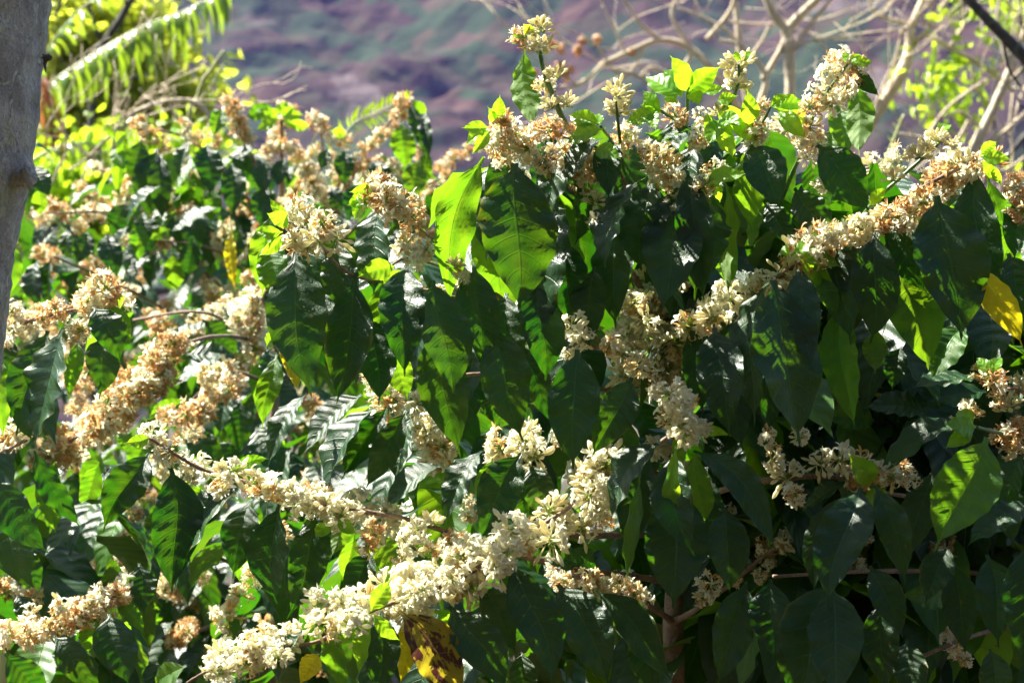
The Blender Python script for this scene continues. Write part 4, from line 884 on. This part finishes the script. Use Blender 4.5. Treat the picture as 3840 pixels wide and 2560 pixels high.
# ------------------------------------------------------------------ background trees
def twigs(mb, p, d, r, depth, ln, spread=.55, gmin=.0012, up=.05, mi=0, kink=.18, ntw=(2, 3)):
    pts = [p]; q = p.copy(); dd = unit(d)
    n = 4
    for i in range(n):
        dd = unit(dd + rng.normal(0, kink, 3) + np.array([0, 0, up])); q = q + dd * ln / n; pts.append(q.copy())
    rr = np.linspace(r, max(gmin, r * .6), n + 1)
    V, F = tube(pts, rr, 6 if r > .006 else 4); mb.add(V, F, mi=mi)
    if depth > 0:
        for k in range(rng.integers(*[ntw[0], ntw[1] + 1])):
            j = rng.integers(1, n + 1); nd = unit(dd + rng.normal(0, spread, 3)); twigs(mb, pts[j], nd, rr[j] * .68, depth - 1, ln * rng.uniform(.6, .9), spread, gmin, up, mi, kink, ntw)
    return pts
def crown(name, mat, clumps, n, s, parent, loc, d, jit=.5):
    """leaves gathered in clumps; clumps: (px,py,rpx)"""
    Vb, Fb = leafcard(1.0); VV = []; FF = []; AA = []; o = 0
    wts = np.array([c[2] ** 1.6 for c in clumps], float); wts /= wts.sum()
    sub = [(i, rng.normal(0, 1, 3)) for i in rng.choice(len(clumps), max(6, n // 14), p=wts)]
    for k in range(n):
        i, off = sub[rng.integers(len(sub))]; c = clumps[i]; rad = c[2] * K * d
        off = off / max(1, np.linalg.norm(off) / 1.25)
        p = P(c[0], c[1], d) + off * rad * np.array([.62, .8, .62]) + rng.normal(0, s * 1.3, 3)
        q = np.array(Matrix.Rotation(rng.uniform(0, 6.28), 3, 'Z') @ Matrix.Rotation(rng.uniform(-2.4, .4), 3, 'X') @ Matrix.Rotation(rng.uniform(0, 6.28), 3, 'Y'))
        VV.append((Vb * s * rng.uniform(.6, 1.3)) @ q.T + p); FF.append(Fb + o); AA.append(np.tile([0, 0, rng.random()], (7, 1))); o += 7
    return put(name, make_mesh(name, np.concatenate(VV) - loc, np.concatenate(FF), mat, luv=np.concatenate(AA)), loc, parent)
def bare_tree(label, paths, d, ntw, mat='bark_pale', tw=3, name='tree', tl=.5, blooms=None, lime=None, group=None):
    """paths: list of [(px,py,wpx,(dd))...]; the first is the trunk and is run down to the ground"""
    tr = paths[0]; b = P(tr[0][0], tr[0][1], d); base = b.copy(); base[2] = hground(b[0], b[1]) if True else 0
    root = thing(name, base, label, 'tree', group)
    for i, pa in enumerate(paths):
        pts = [P(q[0], q[1], d + (q[3] if len(q) > 3 else 0)) for q in pa]; rr = [q[2] / 2 * K * d for q in pa]
        if i == 0: pts = [base] + pts; rr = [rr[0] * 1.3] + rr
        mb = MB(); mb.tube(pts, rr, 10 if pa[0][2] > 18 else 7, 7, wob=.07)
        sp, sr = spline(np.array(pts), np.array(rr), 6)
        for k in range(ntw[i] if i < len(ntw) else 2):
            j = rng.integers(len(sp) // 3, len(sp)); dirn = unit(sp[min(j + 1, len(sp) - 1)] - sp[max(0, j - 1)]) + rng.normal(0, .7, 3) * [1, .6, 1]
            twigs(mb, sp[j], dirn, max(.002, min(sr[j] * .5, .007)), tw, tl, kink=.22)
        mb.obj('trunk' if i == 0 else 'limb', M[mat], root, pts[0])
    if blooms:
        for (x, y, r_) in blooms:
            mb = MB(); c = P(x, y, d)
            for k in range(8):
                dv = unit(rng.normal(0, 1, 3)); mb.tube([c, c + dv * r_ * K * d * .6, c + dv * r_ * K * d], [.004, .012, .003], 6, 3)
            mb.obj('dry_bloom', M['drybloom'], root, c)
    if lime: crown('crown', M['bglime'], lime[0], lime[1], .05, root, base, d)
    return root
D1 = 7.5
bare_tree('bare pale tree forking behind the top of the big shrub', [
 [(2900,640,34),(2935,520,38),(2962,380,40),(2960,200,40),(2948,110,46)],
 [(2948,110,36),(2900,50,34),(2865,-40,30),(2840,-160,26)],[(2950,115,36),(3010,50,34),(3080,-20,30),(3160,-140,26)],
 [(2952,230,16),(3020,120,17),(3090,30,15),(3150,-40,13)],[(2860,300,22),(2920,200,22),(2940,150,18)],
 [(2795,640,30),(2840,420,28),(2870,290,22),(2790,180,14),(2700,150,10)]], D1, [0,1,1,2,1,1],tw=2, blooms=None)
bare_tree('slender bare tree with two upright stems left of the forked pale tree', [
 [(2830,620,26),(2810,420,26),(2780,250,26),(2770,120,24),(2755,-20,22)],[(2775,180,16),(2720,110,13),(2620,60,11),(2540,30,8)],[(2780,260,14),(2860,150,12),(2900,60,9)]],D1+1.4,[1,2,1],tw=2)
bare_tree('spreading bare branches with dry buff blooms reaching left over the valley', [
 [(2960,900,34,.3),(2850,560,30,.2),(2720,330,24,0),(2600,190,26),(2480,150,22),(2370,190,20),(2260,240,18)],
 [(2260,240,16),(2210,290,16),(2160,320,14),(2100,325,10)],[(2480,150,16),(2400,90,14),(2330,-20,12)],[(2600,190,18),(2500,330,14),(2380,280,13),(2250,240,10)],
 [(2600,190,16),(2520,60,14),(2560,-60,10)],[(2340,200,10),(2310,120,9),(2260,20,8)],[(2420,170,12),(2340,290,11),(2240,180,9),(2180,130,6)],[(2650,150,20),(2740,40,18),(2760,-60,14)],[(2680,300,12),(2560,300,12),(2450,250,10),(2400,290,8)]],
 D1+.6,[0,1,2,2,2,2,2,2,2],tw=1, blooms=[(2100,180,34),(2065,165,26),(2165,190,24),(2185,150,22),(2240,150,22),(2100,250,26),(2130,265,28),(2060,270,22),(2000,275,20),(2370,195,22),(2120,290,20)])
bare_tree('leaning bare tree with thick pale trunk right of the forked one', [
 [(3170,690,44),(3240,500,46),(3310,390,46),(3400,230,46),(3415,110,34)],[(3415,110,30),(3450,30,30),(3480,-40,28),(3520,-140,24)],[(3420,180,22),(3470,130,18),(3580,190,20),(3700,260,20),(3800,340,16)],
 [(3400,90,22),(3280,50,12),(3260,-20,10)],[(3480,100,20),(3540,20,18),(3580,-50,16)],[(3560,180,14),(3620,80,13),(3600,0,11),(3620,-80,9)],[(3300,70,9),(3370,-30,8)],[(3640,230,12),(3660,330,11),(3740,420,9)],[(3460,100,11),(3490,40,10),(3510,-40,8)]],
 D1+.2,[1,1,2,2,1,2,1,2,1],tw=2,lime=([(3550,330,100),(3660,210,55),(3600,400,40),(3560,30,40)],240))
bare_tree('bare tree with tangled twigs at the right edge', [
 [(3600,900,38),(3640,600,40),(3720,420,36),(3790,260,34),(3800,200,30)],[(3790,260,24),(3760,170,20),(3740,60,14),(3760,-40,10)],[(3760,330,20),(3820,180,20),(3860,60,16)],[(3640,440,16),(3560,560,14),(3470,520,12),(3360,500,9)],
 [(3640,610,20),(3740,520,18),(3850,420,16)],[(3660,600,16),(3760,640,14),(3880,560,12)],[(3400,740,12),(3420,620,10),(3540,420,13),(3700,300,12)],[(3600,880,14),(3700,780,12),(3860,700,10)],[(3680,480,14),(3600,420,12),(3540,450,9)]],
 D1-.5,[1,1,2,2,2,2,1,2,1],tw=2)
bare_tree('dark straight branch leaning across the top right corner', [[(4500,1500,60),(4250,820,56),(3980,390,50),(3840,215,44),(3700,70,38),(3600,-40,34),(3500,-180,28)],[(3760,140,14),(3780,250,11),(3830,330,9)]],4.6,[0,3],mat='bark_dark',tw=2,tl=.25)
bare_tree('dark forked tree rising above the banana leaves at the upper left', [[(340,700,26),(355,240,26),(385,170,25),(440,90,28),(500,-20,28),(540,-140,24)],[(380,150,14),(352,90,14),(325,-20,13),(310,-90,11)],[(205,60,14),(228,10,14),(240,-60,12)],[(212,45,9),(240,20,9),(262,-10,8)]],8.7,[1,3,1,0],mat='bark_dark',tw=1,tl=.25)
bare_tree('grey arching bare shrub branches above the back coffee shrub', [[(420,760,14),(470,470,18),(560,400,20),(650,378,20),(730,385,20),(780,430,18),(805,520,16)],[(630,385,13),(655,430,13),(670,470,12)],[(300,700,10),(360,560,12),(470,480,10)],[(260,640,9),(330,590,10),(420,500,10),(470,420,8)],[(380,800,12),(400,650,12),(300,560,10),(220,480,8)],[(180,720,9),(215,640,11),(250,560,9),(235,450,7)]],
 5.6,[2,1,2,2,2,2],tw=2,tl=.22)
# leafy background trees
def leafy(label, tr, clumps, n, s, d, mat, sc=1):
    b = P(tr[0][0], tr[0][1], d); base = b.copy(); base[2] = hground(b[0], b[1]); root = thing('tree', base, label, 'tree')
    mb = MB(); pts = [base] + [P(q[0], q[1], d) for q in tr]; rr = [tr[0][2] * .6 * K * d] + [q[2] * .5 * K * d for q in tr]; mb.tube(pts, rr, 8, 6, wob=.06)
    for c in clumps[:10]:
        a = pts[-1 - rng.integers(2)]; e = P(c[0], c[1], d); mb.tube([a, (a + e) / 2 + rng.normal(0, .08, 3), e], [.018, .012, .005], 5, 4)
    mb.obj('trunk', M['bark_dark'], root, base); crown('crown', M[mat], clumps, n, s, root, base, d)
leafy('yellow-green leafy tree behind the banana leaves at the upper left', [(330,900,40),(330,500,34),(300,250,24)],
 [(330,90,120),(420,60,90),(260,180,130),(400,160,80),(220,300,120),(330,330,90),(180,80,90),(600,430,90),(420,380,90),(520,300,60),(700,330,60),(480,560,110),(300,560,120),(200,480,90),(620,560,80),(350,700,120),(180,640,90),(560,100,50),(730,420,50)],9000,.07,9.5,'bgleaf')
leafy('low sunlit leafy tree seen over the back coffee shrub at the left', [(560,1100,30),(560,800,24)],
 [(400,640,110),(520,640,100),(640,600,70),(300,760,110),(180,700,100),(450,760,90),(760,560,40)],3200,.06,8.0,'bglime')
leafy('small bright green tree beyond the right-hand bare trees', [(3900,900,30),(3850,500,24)],[(3790,60,70),(3810,150,50),(3840,640,40),(3460,880,50)],130,.05,10.5,'bglime')

# ------------------------------------------------------------------ banana plant with torn leaves
def banana():
    d = 6.6; base = P(60, 1200, d); base[2] = hground(base[0], base[1]); root = thing('banana_plant', base, 'banana plant with torn hanging leaf strips at the upper left', 'banana plant')
    mb = MB(); mb.tube([base, P(40, 900, d), P(60, 620, d)], [.10, .08, .05], 12, 6); mb.obj('stem', M['rachis'], root, base)
    specs = [([(60,620),(100,470),(180,330),(290,245),(420,165),(560,90),(700,38),(840,-40)], 19, 44, 1.1, 230, .6, 'frond'),
             ([(60,620),(120,430),(150,330),(170,300),(190,420),(200,560)], 26, 16, .8, 190, 0, 'dead'),
             ([(60,640),(200,560),(330,540),(420,600),(470,700)], 16, 22, .8, 170, .4, 'frond'),
             ([(60,620),(160,240),(260,80),(420,-60)], 18, 18, .5, 170, .5, 'frond')]
    for pts, w_, n, hang, ln, dd, mt in specs:
        pp = [P(x, y, d + dd) for x, y in pts]; sp, sr = spline(np.array(pp), np.linspace(w_, w_ * .35, len(pp)) * .5 * K * d, 10)
        V, F = tube(sp, sr, 8); lf = put('leaf', make_mesh('leaf', np.array(V) - pp[0], F, M['rachis'] if mt == 'frond' else M['dead']), pp[0], root)
        mm = Mass()
        for k in range(n):
            for sd in (-1, 1):
                j = int(len(sp) * (.22 + .77 * k / n)); j = min(j, len(sp) - 2); t = unit(sp[j + 1] - sp[j]); s_ = unit(np.cross(t, [0, 0, 1])) * sd
                L = ln * K * d * rng.uniform(.55, 1.1) * (1 - .35 * abs(k / n - .5)); wd = L * rng.uniform(.06, .17); p = sp[j].copy(); dr = unit(s_ * rng.uniform(.3, .9) + t * .45 + np.array([0, 0, .15])); Vs = []; 
                across = unit(t + rng.normal(0, .25, 3)); m_ = 9
                for i in range(m_ + 1):
                    q = i / m_; ww = wd * (.6 + .4 * math.sin(math.pi * min(1, q + .15))) * (1 if i < m_ else .15); Vs += [p - across * ww / 2, p + unit(np.cross(dr, across)) * ww * .12, p + across * ww / 2]
                    dr = unit(dr + np.array([0, 0, -hang * .42]) + rng.normal(0, .07, 3)); across = unit(across + rng.normal(0, .12, 3)); p = p + dr * L / m_
                F_ = []
                for i in range(m_): a = 3 * i; F_ += [(a, a + 1, a + 4, a + 3), (a + 1, a + 2, a + 5, a + 4)]
                mm.V.append(np.array(Vs)); mm.F.append(np.array(F_) + mm.o); mm.A.append(np.tile([0, 0, rng.random()], (len(Vs), 1))); mm.o += len(Vs)
        put('blade', make_mesh('blade', np.concatenate(mm.V) - pp[0], np.concatenate(mm.F), M[mt], luv=np.concatenate(mm.A)), pp[0], lf)
banana()
def palmlet(label, pts, d, w_, n, ln, side):
    pp = [P(x, y, d) for x, y in pts]; base = pp[0].copy(); base[2] = hground(base[0], base[1]); root = thing('palm', base, label, 'palm')
    mb = MB(); mb.tube([base] + pp, [.02] + list(np.linspace(w_, w_ * .4, len(pp)) * .5 * K * d), 7, 8); mb.obj('stem', M['rachis'], root, base)
    sp, _ = spline(np.array(pp), np.ones(len(pp)), 12); mm = Mass()
    for k in range(n):
        j = int((len(sp) - 2) * (.1 + .9 * k / n)); t = unit(sp[j + 1] - sp[j])
        for sd in side:
            dr = unit(np.cross([0, -1, 0], t) * sd * .9 + t * .7 + rng.normal(0, .1, 3) + np.array([0, 0, -.25])); mm.leaf(sp[j], sp[j] + dr * ln * K * d * rng.uniform(.7, 1), np.array([0, -.7, .7]))
    for v in range(len(mm.V)):      # narrow the leaflets
        c = mm.V[v].reshape(13, 7, 3); mid = c[:, 3:4]; mm.V[v] = (mid + (c - mid) * .35).reshape(-1, 3)
    put('leaves', make_mesh('leaves', np.concatenate(mm.V) - base, np.concatenate(mm.F), M['bglime'], luv=np.concatenate(mm.A)), base, root)
palmlet('narrow green fern-like frond rising between the back shrub and the tall flower spike', [(1150,760),(1300,492),(1400,430),(1488,385)],5.2,8,26,70,(-1,1))
palmlet('single upright pale green frond stalk above the back coffee shrub', [(700,700),(745,355),(800,250),(840,190)],6.0,22,12,110,(-1,))
palmlet('upright pale green blade behind the right-hand flower buds', [(3230,1100),(3290,720),(3340,560),(3390,430)],5.5,24,14,40,(1,))
